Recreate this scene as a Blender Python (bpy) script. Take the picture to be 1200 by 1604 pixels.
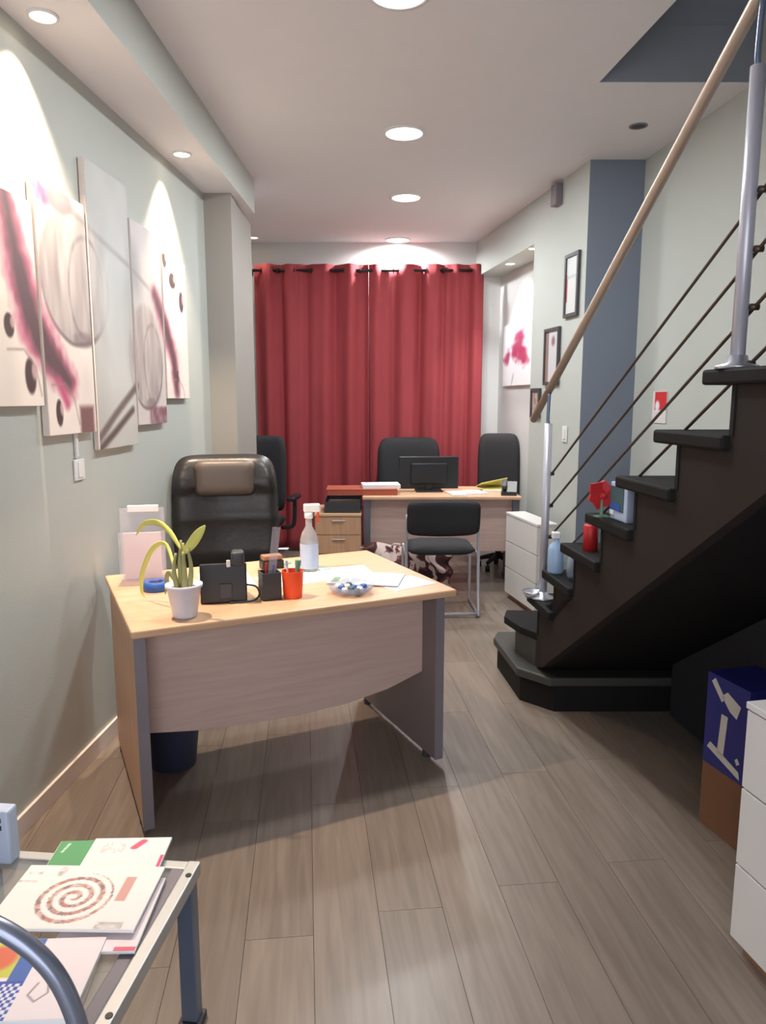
import bpy, bmesh, math, random
import numpy as np
from mathutils import Vector, Matrix, Euler

for o in list(bpy.data.objects):
    bpy.data.objects.remove(o)
S = bpy.context.scene
C = S.collection
random.seed(7)
rng = np.random.RandomState(5)
PI = math.pi

# ------------------------------------------------------------------ camera, world, exposure
F_PX, W_PX, H_PX, EYE = 1150.0, 1200, 1604, 1.5
cam_d = bpy.data.cameras.new('camera')
cam = bpy.data.objects.new('camera', cam_d)
C.objects.link(cam)
cam.location = (0, 0, EYE)
cam.rotation_euler = (PI / 2 - math.atan(177 / 1150), 0, 0)
cam_d.sensor_fit = 'VERTICAL'
cam_d.sensor_height = 36
cam_d.lens = 36 * F_PX / H_PX
cam_d.clip_start = 0.05
S.camera = cam

S.view_settings.view_transform = 'Standard'
S.view_settings.look = 'None'
S.view_settings.gamma = 1
S.view_settings.use_curve_mapping = False
S.view_settings.exposure = 0.1

LED_W, LED_COL = 24.0, (0.93, 0.98, 1.0)
WARM_W, WARM_COL = 240.0, (1.0, 0.78, 0.58)
DAY, DAY_COL = 4.1, (0.88, 0.91, 1.0)
wd = bpy.data.worlds.new('world')
S.world = wd
wd.use_nodes = True
wd.node_tree.nodes['Background'].inputs[0].default_value = (*DAY_COL, 1)
wd.node_tree.nodes['Background'].inputs[1].default_value = DAY
pl = bpy.data.lights.new('window_portal', 'AREA')
pl.shape = 'RECTANGLE'; pl.size = 2.1; pl.size_y = 2.5
pl.cycles.is_portal = True
po = bpy.data.objects.new('window_portal', pl)
C.objects.link(po)
po.location = (-.2, -1.28, 1.32); po.rotation_euler = (PI / 2, 0, 0)   # faces +Y

# ------------------------------------------------------------------ helpers
def lin(c):
    r = []
    for v in c[:3]:
        v = v / 255.0
        r.append(v / 12.92 if v <= 0.04045 else ((v + 0.055) / 1.055) ** 2.4)
    return tuple(r)

def linarr(a):
    a = np.asarray(a) / 255.0
    return np.where(a <= 0.04045, a / 12.92, ((a + 0.055) / 1.055) ** 2.4)

MATS = {}
def mat(name, col, rough=0.5, metal=0.0, var=0.06, scale=6.0, bump=0.0, bscale=60.0, coat=0.0, trans=0.0, spec=None):
    """Principled material with a little procedural noise in colour and relief."""
    m = bpy.data.materials.new(name); m.use_nodes = True
    nt = m.node_tree; b = nt.nodes['Principled BSDF']
    c = lin(col)
    tc = nt.nodes.new('ShaderNodeTexCoord')
    nz = nt.nodes.new('ShaderNodeTexNoise'); nz.inputs['Scale'].default_value = scale; nz.inputs['Detail'].default_value = 4
    nt.links.new(tc.outputs['Object'], nz.inputs['Vector'])
    mx = nt.nodes.new('ShaderNodeMix'); mx.data_type = 'RGBA'
    mx.inputs[6].default_value = (*[v * (1 - var) for v in c], 1)
    mx.inputs[7].default_value = (*[min(1, v * (1 + var)) for v in c], 1)
    nt.links.new(nz.outputs['Fac'], mx.inputs[0])
    nt.links.new(mx.outputs[2], b.inputs['Base Color'])
    b.inputs['Roughness'].default_value = rough
    b.inputs['Metallic'].default_value = metal
    if coat: b.inputs['Coat Weight'].default_value = coat
    if trans: b.inputs['Transmission Weight'].default_value = trans
    if spec is not None: b.inputs['Specular IOR Level'].default_value = spec
    if bump:
        n2 = nt.nodes.new('ShaderNodeTexNoise'); n2.inputs['Scale'].default_value = bscale
        nt.links.new(tc.outputs['Object'], n2.inputs['Vector'])
        bp = nt.nodes.new('ShaderNodeBump'); bp.inputs['Strength'].default_value = bump; bp.inputs['Distance'].default_value = 0.01
        nt.links.new(n2.outputs['Fac'], bp.inputs['Height'])
        nt.links.new(bp.outputs['Normal'], b.inputs['Normal'])
    MATS[name] = m
    return m

def wood(name, col, col2, rough=0.45, axis=0, scale=3.0, rnd=0.0):
    """Streaky wood: stretched noise along one object axis; rnd adds a per-object tone shift."""
    m = bpy.data.materials.new(name); m.use_nodes = True
    nt = m.node_tree; b = nt.nodes['Principled BSDF']
    tc = nt.nodes.new('ShaderNodeTexCoord'); mp = nt.nodes.new('ShaderNodeMapping')
    sc = [18.0, 18.0, 18.0]; sc[axis] = 1.2
    mp.inputs['Scale'].default_value = sc
    nt.links.new(tc.outputs['Object'], mp.inputs['Vector'])
    oi = nt.nodes.new('ShaderNodeObjectInfo')
    if rnd:
        cm = nt.nodes.new('ShaderNodeCombineXYZ')
        mu = nt.nodes.new('ShaderNodeMath'); mu.operation = 'MULTIPLY'; mu.inputs[1].default_value = 37.0
        nt.links.new(oi.outputs['Random'], mu.inputs[0])
        nt.links.new(mu.outputs[0], cm.inputs[0]); nt.links.new(mu.outputs[0], cm.inputs[1])
        nt.links.new(cm.outputs[0], mp.inputs['Location'])
    nz = nt.nodes.new('ShaderNodeTexNoise'); nz.inputs['Scale'].default_value = scale; nz.inputs['Detail'].default_value = 6
    nz.inputs['Distortion'].default_value = 0.6
    nt.links.new(mp.outputs[0], nz.inputs['Vector'])
    rp = nt.nodes.new('ShaderNodeValToRGB')
    rp.color_ramp.elements[0].position = 0.3; rp.color_ramp.elements[0].color = (*lin(col2), 1)
    rp.color_ramp.elements[1].position = 0.7; rp.color_ramp.elements[1].color = (*lin(col), 1)
    nt.links.new(nz.outputs['Fac'], rp.inputs[0])
    out = rp.outputs[0]
    if rnd:
        hs = nt.nodes.new('ShaderNodeHueSaturation')
        mr = nt.nodes.new('ShaderNodeMapRange')
        mr.inputs[3].default_value = 1 - rnd; mr.inputs[4].default_value = 1 + rnd
        nt.links.new(oi.outputs['Random'], mr.inputs[0]); nt.links.new(mr.outputs[0], hs.inputs['Value'])
        nt.links.new(out, hs.inputs['Color']); out = hs.outputs[0]
    nt.links.new(out, b.inputs['Base Color'])
    b.inputs['Roughness'].default_value = rough
    MATS[name] = m
    return m

def glow(name, col, strength):
    m = bpy.data.materials.new(name); m.use_nodes = True
    nt = m.node_tree; nt.nodes.remove(nt.nodes['Principled BSDF'])
    e = nt.nodes.new('ShaderNodeEmission'); e.inputs[0].default_value = (*col, 1); e.inputs[1].default_value = strength
    nt.links.new(e.outputs[0], nt.nodes['Material Output'].inputs[0])
    MATS[name] = m
    return m

def clear(name, col=(235, 235, 240), alpha=0.25, rough=0.08):
    """Thin clear plastic or glass: see-through with a glossy, slightly tinted skin."""
    m = bpy.data.materials.new(name); m.use_nodes = True
    nt = m.node_tree; b = nt.nodes['Principled BSDF']
    b.inputs['Base Color'].default_value = (*lin(col), 1); b.inputs['Roughness'].default_value = rough
    t = nt.nodes.new('ShaderNodeBsdfTransparent'); mx = nt.nodes.new('ShaderNodeMixShader')
    mx.inputs[0].default_value = alpha
    nt.links.new(t.outputs[0], mx.inputs[1]); nt.links.new(b.outputs[0], mx.inputs[2])
    nt.links.new(mx.outputs[0], nt.nodes['Material Output'].inputs[0])
    MATS[name] = m
    return m

def printmat(name='print', rough=0.45):
    m = bpy.data.materials.new(name); m.use_nodes = True
    nt = m.node_tree; b = nt.nodes['Principled BSDF']
    a = nt.nodes.new('ShaderNodeAttribute'); a.attribute_name = 'ink'
    nt.links.new(a.outputs['Color'], b.inputs['Base Color'])
    b.inputs['Roughness'].default_value = rough
    MATS[name] = m
    return m

def tag(o, label=None, cat=None, group=None, kind=None):
    if label: o['label'] = label
    if cat: o['category'] = cat
    if group: o['group'] = group
    if kind: o['kind'] = kind
    return o

def thing(name, loc=(0, 0, 0), rz=0, label=None, cat=None, group=None):
    o = bpy.data.objects.new(name, None); C.objects.link(o)
    o.empty_display_size = 0.1
    o.location = loc; o.rotation_euler = (0, 0, rz)
    return tag(o, label, cat, group)

def obj(name, bm, m, parent=None, smooth=False, loc=None, rz=None):
    bmesh.ops.recalc_face_normals(bm, faces=bm.faces[:])
    me = bpy.data.meshes.new(name); bm.to_mesh(me); bm.free()
    for mm in (m if isinstance(m, (list, tuple)) else [m]):
        me.materials.append(MATS[mm] if isinstance(mm, str) else mm)
    if smooth:
        for p in me.polygons: p.use_smooth = True
    o = bpy.data.objects.new(name, me); C.objects.link(o)
    if parent: o.parent = parent
    if loc is not None: o.location = loc
    if rz is not None: o.rotation_euler = (0, 0, rz)
    return o

def dup(o, parent=None, loc=None):
    c = o.copy(); C.objects.link(c)
    if parent: c.parent = parent
    if loc is not None: c.location = loc
    return c

def B(): return bmesh.new()

def box(bm, x0, x1, y0, y1, z0, z1, bev=0.0, seg=2, M=None):
    r = bmesh.ops.create_cube(bm, size=1)
    vs = r['verts']
    for v in vs:
        v.co = Vector((x0 + (v.co.x + .5) * (x1 - x0), y0 + (v.co.y + .5) * (y1 - y0), z0 + (v.co.z + .5) * (z1 - z0)))
    if bev:
        es = list({e for v in vs for e in v.link_edges})
        g = bmesh.ops.bevel(bm, geom=es, offset=bev, segments=seg, affect='EDGES', profile=0.5)
        vs = list({v for f in g['faces'] for v in f.verts} | {v for v in vs if v.is_valid})
    if M is not None:
        bmesh.ops.transform(bm, matrix=M, verts=vs)
    return bm

def prism(bm, pts, z0, z1):
    """Vertical prism over a footprint polygon; z0/z1 may be numbers."""
    lo = [bm.verts.new((p[0], p[1], z0)) for p in pts]
    hi = [bm.verts.new((p[0], p[1], z1)) for p in pts]
    n = len(pts)
    bm.faces.new(lo[::-1]); bm.faces.new(hi)
    for i in range(n):
        bm.faces.new((lo[i], lo[(i + 1) % n], hi[(i + 1) % n], hi[i]))
    return bm

def extrude_poly(bm, pts3, vec):
    a = [bm.verts.new(p) for p in pts3]
    b = [bm.verts.new(Vector(p) + Vector(vec)) for p in pts3]
    n = len(a)
    bm.faces.new(a[::-1]); bm.faces.new(b)
    for i in range(n):
        bm.faces.new((a[i], a[(i + 1) % n], b[(i + 1) % n], b[i]))
    return bm

def tube(bm, pts, r, seg=12, rfun=None, cap=True):
    pts = [Vector(p) for p in pts]
    n = len(pts); rings = []
    up = None
    for i, p in enumerate(pts):
        t = (pts[min(i + 1, n - 1)] - pts[max(i - 1, 0)]).normalized()
        if up is None:
            up = t.orthogonal().normalized()
        else:
            up = (up - t * up.dot(t)).normalized()
        s = t.cross(up)
        rr = rfun(i / (n - 1)) if rfun else r
        rings.append([bm.verts.new(p + (up * math.cos(a) + s * math.sin(a)) * rr) for a in [2 * PI * k / seg for k in range(seg)]])
    for i in range(n - 1):
        for k in range(seg):
            bm.faces.new((rings[i][k], rings[i][(k + 1) % seg], rings[i + 1][(k + 1) % seg], rings[i + 1][k]))
    if cap:
        bm.faces.new(rings[0][::-1]); bm.faces.new(rings[-1])
    return bm

def smoothpath(pts, n=8):
    """Catmull-Rom through the points."""
    P = [Vector(p) for p in pts]; P = [P[0] * 2 - P[1]] + P + [P[-1] * 2 - P[-2]]
    out = []
    for i in range(1, len(P) - 2):
        for k in range(n):
            t = k / n
            out.append(0.5 * ((2 * P[i]) + (P[i + 1] - P[i - 1]) * t + (2 * P[i - 1] - 5 * P[i] + 4 * P[i + 1] - P[i + 2]) * t * t + (3 * P[i] - P[i - 1] - 3 * P[i + 1] + P[i + 2]) * t ** 3))
    out.append(P[-2])
    return out

def lathe(bm, prof, seg=24, cx=0, cy=0):
    rings = []
    for r, z in prof:
        if r < 1e-5: rings.append([bm.verts.new((cx, cy, z))])
        else: rings.append([bm.verts.new((cx + r * math.cos(2 * PI * k / seg), cy + r * math.sin(2 * PI * k / seg), z)) for k in range(seg)])
    for a, b in zip(rings, rings[1:]):
        for k in range(seg):
            k2 = (k + 1) % seg
            if len(a) == 1 and len(b) == 1: continue
            if len(a) == 1: bm.faces.new((a[0], b[k], b[k2]))
            elif len(b) == 1: bm.faces.new((a[k], a[k2], b[0]))
            else: bm.faces.new((a[k], a[k2], b[k2], b[k]))
    return bm

def pillow(bm, w, h, t, nu=20, nv=20, p=4.0, fn=None, wfun=None):
    """Padded slab standing in XZ, thickness in Y. fn(u,v,side)->(dx,dy,dz) extra offset; wfun(v)->width factor."""
    g = {}
    for side in (1, -1):
        for i in range(nu + 1):
            for j in range(nv + 1):
                u = -1 + 2 * i / nu; v = -1 + 2 * j / nv
                # squash the square into a rounded one
                k = (abs(u) ** 8 + abs(v) ** 8) ** (1 / 8.0) or 1
                m = max(abs(u), abs(v)); s = m / k if k else 1
                uu, vv = u * s, v * s
                wf = wfun(vv) if wfun else 1
                prof = max(0.0, 1 - abs(u) ** p) ** .5 * max(0.0, 1 - abs(v) ** p) ** .5
                y = side * t / 2 * prof
                d = fn(uu, vv, side) if fn else (0, 0, 0)
                edge = i in (0, nu) or j in (0, nv)
                if edge and side == -1:
                    g[(side, i, j)] = g[(1, i, j)]; continue
                g[(side, i, j)] = bm.verts.new((uu * w / 2 * wf + d[0], y + d[1], vv * h / 2 + d[2]))
    for side in (1, -1):
        for i in range(nu):
            for j in range(nv):
                q = [g[(side, i, j)], g[(side, i + 1, j)], g[(side, i + 1, j + 1)], g[(side, i, j + 1)]]
                if len(set(q)) < 3: continue
                try: bm.faces.new(q if side == -1 else q[::-1])
                except ValueError: pass
    return bm

def printed(name, o3, eu, ev, nu, nv, fn, parent=None, m='print'):
    """Flat printed sheet: grid o3 + u*eu + v*ev with the ink colour given by fn(U,V)->sRGB 0..255."""
    u = np.linspace(0, 1, nu); v = np.linspace(0, 1, nv)
    U, V = np.meshgrid(u, v)
    co = np.array(o3)[None, :] + U.reshape(-1, 1) * np.array(eu)[None, :] + V.reshape(-1, 1) * np.array(ev)[None, :]
    idx = np.arange(nu * nv).reshape(nv, nu)
    f = np.stack([idx[:-1, :-1], idx[:-1, 1:], idx[1:, 1:], idx[1:, :-1]], -1).reshape(-1, 4)
    me = bpy.data.meshes.new(name)
    me.from_pydata(co.tolist(), [], f.tolist())
    col = np.clip(fn(U, V), 0, 255)
    rgba = np.ones((nu * nv, 4), np.float32); rgba[:, :3] = linarr(col.reshape(-1, 3))
    at = me.color_attributes.new('ink', 'FLOAT_COLOR', 'POINT')
    at.data.foreach_set('color', rgba.ravel())
    me.materials.append(MATS[m])
    o = bpy.data.objects.new(name, me); C.objects.link(o)
    if parent: o.parent = parent
    return o

def mixc(base, col, a):
    a = np.clip(a, 0, 1)[..., None]
    return base * (1 - a) + np.array(col, float) * a

def segdist(X, Y, pts):
    d = np.full(X.shape, 1e9); tt = np.zeros(X.shape)
    for i, ((ax, ay), (bx, by)) in enumerate(zip(pts, pts[1:])):
        dx, dy = bx - ax, by - ay
        t = np.clip(((X - ax) * dx + (Y - ay) * dy) / (dx * dx + dy * dy), 0, 1)
        q = np.hypot(X - ax - t * dx, Y - ay - t * dy)
        tt = np.where(q < d, (i + t) / (len(pts) - 1), tt); d = np.minimum(d, q)
    return d, tt

def soft(d, r, e): return np.clip((r - d) / e + .5, 0, 1)

def vnoise(X, Y, seed=0):
    r = np.random.RandomState(seed); T = r.rand(64, 64)
    xi = np.floor(X).astype(int); yi = np.floor(Y).astype(int); fx = X - xi; fy = Y - yi
    fx = fx * fx * (3 - 2 * fx); fy = fy * fy * (3 - 2 * fy)
    g = lambda a, b: T[a % 64, b % 64]
    return (g(xi, yi) * (1 - fx) + g(xi + 1, yi) * fx) * (1 - fy) + (g(xi, yi + 1) * (1 - fx) + g(xi + 1, yi + 1) * fx) * fy

# ------------------------------------------------------------------ materials
mat('wall_paint', (186, 189, 183), 0.75, var=0.03, scale=2, bump=0.05, bscale=150)
mat('wall_white', (214, 212, 210), 0.75, var=0.02, bump=0.04, bscale=150)
mat('column_blue_grey', (122, 130, 145), 0.7, var=0.04, scale=3)
mat('pilaster_paint', (156, 151, 144), 0.75, var=0.03, scale=2)
mat('ceiling_paint', (233, 229, 231), 0.8, var=0.02)
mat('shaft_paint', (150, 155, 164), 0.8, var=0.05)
mat('base_white', (226, 214, 206), 0.4, var=0.03)
mat('dark_partition', (48, 47, 51), 0.75, var=0.15, scale=3)
wood('plank', (140, 127, 116), (120, 108, 98), rough=0.34, axis=1, scale=2.2, rnd=0.09)
mat('subfloor', (112, 99, 89), 0.9)
wood('beech', (220, 180, 146), (202, 160, 126), rough=0.38, axis=0, scale=2.5)
wood('beech_v', (206, 164, 132), (190, 148, 118), rough=0.45, axis=2, scale=2.5)
wood('beech_panel', (203, 176, 166), (190, 162, 152), rough=0.5, axis=0, scale=2.5)
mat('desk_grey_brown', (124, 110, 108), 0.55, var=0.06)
mat('desk_grey', (128, 120, 126), 0.5)
mat('grey_metal', (108, 108, 120), 0.4, 0.4)
mat('alu', (192, 192, 190), 0.42, 0.45, var=0.05)
mat('chrome', (205, 206, 216), 0.3, .75, var=0.03)
mat('post_steel', (206, 204, 214), 0.36, .35, var=0.05)
mat('blue_steel', (112, 124, 146), 0.32, 0.5)
mat('arm_steel', (150, 156, 174), 0.28, 0.6)
mat('rail_wood', (188, 168, 150), 0.4, 0.35, var=0.08)
mat('rod_dark', (96, 80, 70), 0.4, 0.6)
mat('stair_dark', (25, 23, 22), 0.7, var=0.2, scale=4, spec=.2)
mat('stair_brown', (44, 36, 33), 0.7, var=0.15, scale=4, spec=.2)
mat('stair_block', (58, 57, 53), 0.55, var=0.12, scale=4)
mat('leather', (42, 39, 38), 0.36, var=0.15, bump=0.12, bscale=40)
mat('leather_sheen', (104, 90, 80), 0.42, var=0.1, bump=0.08, bscale=40)  # headrest leather, the warm spot's sheen put into its lighter brown
mat('fabric_black', (38, 38, 42), 0.85, var=0.15, bump=0.2, bscale=300)
mat('plastic_black', (30, 30, 32), 0.4, var=0.1)
mat('plastic_dark', (56, 56, 60), 0.5)
mat('curtain_red', (160, 62, 68), 0.8, var=0.08, scale=5, bump=0.15, bscale=220)
mat('iron', (50, 48, 50), 0.45, 0.6)
mat('white_plastic', (232, 230, 228), 0.4, var=0.02)
mat('white_lacquer', (226, 222, 218), 0.35, var=0.02)
mat('paper', (240, 240, 240), 0.7, var=0.02)
mat('paper_pink', (236, 216, 214), 0.7)
mat('ceramic', (214, 216, 228), 0.35, var=0.06, scale=25)
mat('soil', (92, 66, 52), 0.9, var=0.3, scale=60)
mat('leaf_yellow', (228, 224, 120), 0.5, var=0.1)
mat('stem_green', (170, 166, 112), 0.6, var=0.25, scale=20)
mat('orange_plastic', (240, 82, 36), 0.35)
mat('red_paint', (196, 40, 44), 0.45, var=0.1)
mat('red_folder', (168, 82, 58), 0.5, var=0.15)
mat('yellow_paper', (226, 214, 128), 0.6)
mat('blue_paint', (44, 92, 170), 0.45)
mat('teal_dark', (62, 92, 96), 0.5)
mat('pale_blue', (188, 200, 224), 0.45)
mat('bottle_blue', (158, 184, 214), 0.35, var=0.08)
mat('cardboard', (122, 84, 58), 0.85, var=0.1, scale=8, bump=0.1)
mat('box_blue', (36, 40, 116), 0.5, var=0.08)
mat('box_white', (206, 200, 190), 0.6)
mat('bin_blue', (74, 80, 110), 0.5)
mat('canvas_edge', (214, 204, 198), 0.8)
mat('frame_dark', (74, 72, 74), 0.5)
mat('green_soft', (110, 150, 126), 0.5)
mat('brown_wood', (150, 110, 84), 0.5, var=0.1)
clear('acrylic', (232, 222, 232), 0.22)
clear('glass_top', (196, 200, 196), 0.22)
clear('pane', (225, 235, 240), 0.06)
clear('bottle_clear', (226, 226, 226), 0.35)
clear('jar_glass', (170, 180, 200), 0.4)
glow('led', (0.95, 1.0, 0.97), 9.0)
glow('warm', (1.0, 0.82, 0.62), 9.0)
printmat('print', 0.5)

# pattern for the bag: blotchy maroon and white
def bagmat():
    m = bpy.data.materials.new('bag_pattern'); m.use_nodes = True
    nt = m.node_tree; b = nt.nodes['Principled BSDF']
    tc = nt.nodes.new('ShaderNodeTexCoord')
    nz = nt.nodes.new('ShaderNodeTexNoise'); nz.inputs['Scale'].default_value = 9; nz.inputs['Distortion'].default_value = 1.2
    nt.links.new(tc.outputs['Object'], nz.inputs['Vector'])
    rp = nt.nodes.new('ShaderNodeValToRGB'); rp.color_ramp.interpolation = 'CONSTANT'
    e = rp.color_ramp.elements
    e[0].position = 0; e[0].color = (*lin((60, 32, 34)), 1)
    e[1].position = 0.47; e[1].color = (*lin((112, 62, 60)), 1)
    n = e.new(0.53); n.color = (*lin((206, 186, 182)), 1)
    nt.links.new(nz.outputs['Fac'], rp.inputs[0]); nt.links.new(rp.outputs[0], b.inputs['Base Color'])
    b.inputs['Roughness'].default_value = 0.8
    MATS['bag_pattern'] = m
bagmat()

# ------------------------------------------------------------------ the room
HC = 2.98
YF, YB = -1.2, 7.34
def wl(y): return -1.215 + .06 * (y - 3.1)            # left wall
def xr(y): return 1.298 - .163 * (y - 4.874)          # wall with the framed pictures
def xi(y): return xr(y) + .24                         # back of the alcove
def xs(y): return 1.645 - .10 * (y - 4.874)           # wall beside the stairs
def xe(y): return -.945 + .0228 * (y - 2.57)          # fascia of the left soffit
def sx(y): return .888 - .104 * (y - 2.083)           # open side of the stairs

def struct(name, bm, m, **k): return tag(obj(name, bm, m, **k), kind='structure')

# floor: dark bed and laminate planks that run with the stair side of the room
bm = B(); prism(bm, [(wl(YF), YF), (xs(YF), YF), (xs(4.9), 4.9), (1.6, YB), (-1.34, YB), (-1.34, 4.9), (wl(4.9), 4.9)], -.06, -.012)
floor = struct('floor', bm, 'subfloor')
def clip(poly, a, b):
    out = []
    for i in range(len(poly)):
        p, q = poly[i], poly[(i + 1) % len(poly)]
        sp = (b[0] - a[0]) * (p[1] - a[1]) - (b[1] - a[1]) * (p[0] - a[0])
        sq = (b[0] - a[0]) * (q[1] - a[1]) - (b[1] - a[1]) * (q[0] - a[0])
        if sp >= 0: out.append(p)
        if sp * sq < 0:
            t = sp / (sp - sq); out.append((p[0] + t * (q[0] - p[0]), p[1] + t * (q[1] - p[1])))
    return out
ang = math.atan(.105)
def rot2(s, t): return (s * math.cos(ang) - t * math.sin(ang), s * math.sin(ang) + t * math.cos(ang))
room = [(wl(YF), YF), (xs(YF), YF), (xs(4.9), 4.9), (1.5, YB), (-1.34, YB)]
PW, PL, GAP = .192, 1.28, .0013
for i in range(-9, 16):
    off = (i * .47) % 1.0 * PL
    for j in range(-2, 8):
        s0, t0 = i * PW, j * PL - off
        q = [rot2(s0 + GAP / 2, t0 + GAP / 2), rot2(s0 + PW - GAP / 2, t0 + GAP / 2), rot2(s0 + PW - GAP / 2, t0 + PL - GAP / 2), rot2(s0 + GAP / 2, t0 + PL - GAP / 2)]
        edges = [((xs(YF), YF), (xs(4.9), 4.9)), ((1.6, YB), (-1.34, YB)), ((wl(YB), YB), (wl(YF), YF)), ((wl(YF), YF), (xs(YF), YF))]
        if t0 > 4: edges[2] = ((-1.33, YB), (-1.33, YF)) if False else edges[2]
        for a, b in edges:
            q = clip(q, a, b)
            if len(q) < 3: break
        if len(q) < 3: continue
        cx = sum(p[0] for p in q) / len(q); cy = sum(p[1] for p in q) / len(q)
        ca, sa = math.cos(-ang), math.sin(-ang)
        loc = [((p[0] - cx) * ca - (p[1] - cy) * sa, (p[0] - cx) * sa + (p[1] - cy) * ca) for p in q]
        bm = B(); prism(bm, loc, -.012, 0.0)
        p = obj('plank', bm, 'plank', floor, loc=(cx, cy, 0), rz=ang)

# walls
bm = B(); prism(bm, [(wl(YF), YF), (wl(4.8), 4.8), (wl(4.8) - .18, 4.8), (wl(YF) - .18, YF)], 0, HC)
struct('wall_left', bm, 'wall_paint')
bm = B(); prism(bm, [(-1.34, 4.79), (-.944, 4.79), (-.966, 5.62), (-1.34, 5.62)], 0, 2.76)
struct('wall_pilaster', bm, 'pilaster_paint')
bm = B(); prism(bm, [(-1.34, 5.62), (-1.34, YB), (-1.5, YB), (-1.5, 5.62)], 0, HC)
struct('wall_left_rear', bm, 'wall_paint')
bm = B(); box(bm, -1.5, 1.6, YB, YB + .15, 0, HC)
struct('wall_back', bm, 'wall_white')
# soffit along the left wall
bm = B(); prism(bm, [(wl(YF), YF), (xe(YF), YF), (xe(5.3), 5.3), (-1.34, 5.3), (-1.34, 4.8), (wl(4.8), 4.8)], 2.76, HC)
o = struct('ceiling_soffit', bm, ['wall_paint', 'ceiling_paint'])
for p in o.data.polygons:
    if p.normal.z < -.9: p.material_index = 1
# baseboard left
bm = B(); prism(bm, [(wl(YF), YF), (wl(YF) + .012, YF), (wl(4.78) + .012, 4.78), (wl(4.78), 4.78)], .001, .075)
struct('baseboard_left', bm, 'base_white')
# picture wall, column front face in a darker blue-grey
bm = B(); prism(bm, [(xr(4.874), 4.874), (xs(4.874), 4.874), (xs(4.874), 5.0), (1.62, 5.8), (xr(5.8), 5.8)], 0, HC)
bm.faces.ensure_lookup_table()
for f in bm.faces:
    f.normal_update()
o = struct('wall_right', bm, ['wall_paint', 'column_blue_grey'])
for p in o.data.polygons:
    if p.normal.y < -.9: p.material_index = 1
bm = B(); prism(bm, [(xi(5.8), 5.8), (1.62, 5.8), (1.62, YB), (xi(YB), YB)], 0, HC)
struct('wall_alcove', bm, 'wall_white')
bm = B(); prism(bm, [(xr(5.8), 5.8), (xi(5.8), 5.8), (xi(YB), YB), (xr(YB), YB)], 2.66, HC)
struct('ceiling_alcove_soffit', bm, 'wall_paint')
bm = B(); prism(bm, [(xs(YF), YF), (xs(YF) + .18, YF), (xs(4.9) + .18, 4.9), (xs(4.9), 4.9)], 0, 5.6)
struct('wall_stair', bm, 'wall_paint')
bm = B(); prism(bm, [(xs(4.87) - .012, 4.87), (xs(2.9) - .012, 2.9), (xs(2.9), 2.9), (xs(4.87), 4.87)], .001, .075)
struct('baseboard_stair', bm, 'base_white')
# shop front behind the viewpoint: low sill, piers, head and glazing
bm = B()
box(bm, -1.7, -1.25, YF - .2, YF, 0, HC); box(bm, .85, 2.5, YF - .2, YF, 0, HC)  # unseen; wide right pier shaped to keep daylight off the stairs
box(bm, -1.25, .85, YF - .2, YF, 2.6, HC); box(bm, -1.25, .85, YF - .2, YF, 0, .06)
struct('wall_front', bm, 'wall_paint')
bm = B()
for x in (-1.25, -.22, .80): box(bm, x, x + .05, YF - .14, YF - .08, .06, 2.6)
for z in (.06, 2.55): box(bm, -1.25, .85, YF - .14, YF - .08, z, z + .05)
win = struct('window_1', bm, 'alu')
for a, b in ((-1.20, -.22), (-.17, .80)):
    bm = B(); box(bm, a, b, YF - .114, YF - .108, .11, 2.55); obj('pane', bm, 'pane', win)

# ceiling with the stairwell opening
bm = B(); TH = .25
def oe(y): return 1.022 - .109 * (y - 3.748)
prism(bm, [(-1.5, YF - .2), (.8, YF - .2), (.8, 2.9), (oe(2.9), 2.9), (oe(3.748), 3.748), (oe(3.748), YB + .15), (-1.5, YB + .15)], HC, HC + TH)
prism(bm, [(oe(3.748), 3.748), (xs(3.748), 3.748), (1.75, 4.9), (1.75, YB + .15), (oe(3.748), YB + .15)], HC, HC + TH)
prism(bm, [(.8, YF - .2), (2.5, YF - .2), (xs(-.3), -.3), (.8, -.3)], HC, HC + TH)
struct('ceiling', bm, 'ceiling_paint')
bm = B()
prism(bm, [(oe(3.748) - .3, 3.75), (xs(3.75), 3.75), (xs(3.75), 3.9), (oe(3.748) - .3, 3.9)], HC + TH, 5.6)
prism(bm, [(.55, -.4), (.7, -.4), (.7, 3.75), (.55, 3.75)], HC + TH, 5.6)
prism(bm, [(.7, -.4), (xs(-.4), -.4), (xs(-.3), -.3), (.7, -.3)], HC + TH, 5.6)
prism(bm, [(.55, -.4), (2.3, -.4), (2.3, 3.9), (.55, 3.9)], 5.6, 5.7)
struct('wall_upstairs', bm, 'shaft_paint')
bm = B()   # painted lining of the opening edge
prism(bm, [(oe(3.748), 3.744), (xs(3.745), 3.744), (xs(3.745), 3.748), (oe(3.748), 3.748)], HC + .004, HC + TH)
prism(bm, [(oe(2.9), 2.9), (oe(2.9) + .004, 2.9), (oe(3.744) + .004, 3.744), (oe(3.744), 3.744)], HC + .004, HC + TH)
struct('trim_1', bm, 'shaft_paint')

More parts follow.
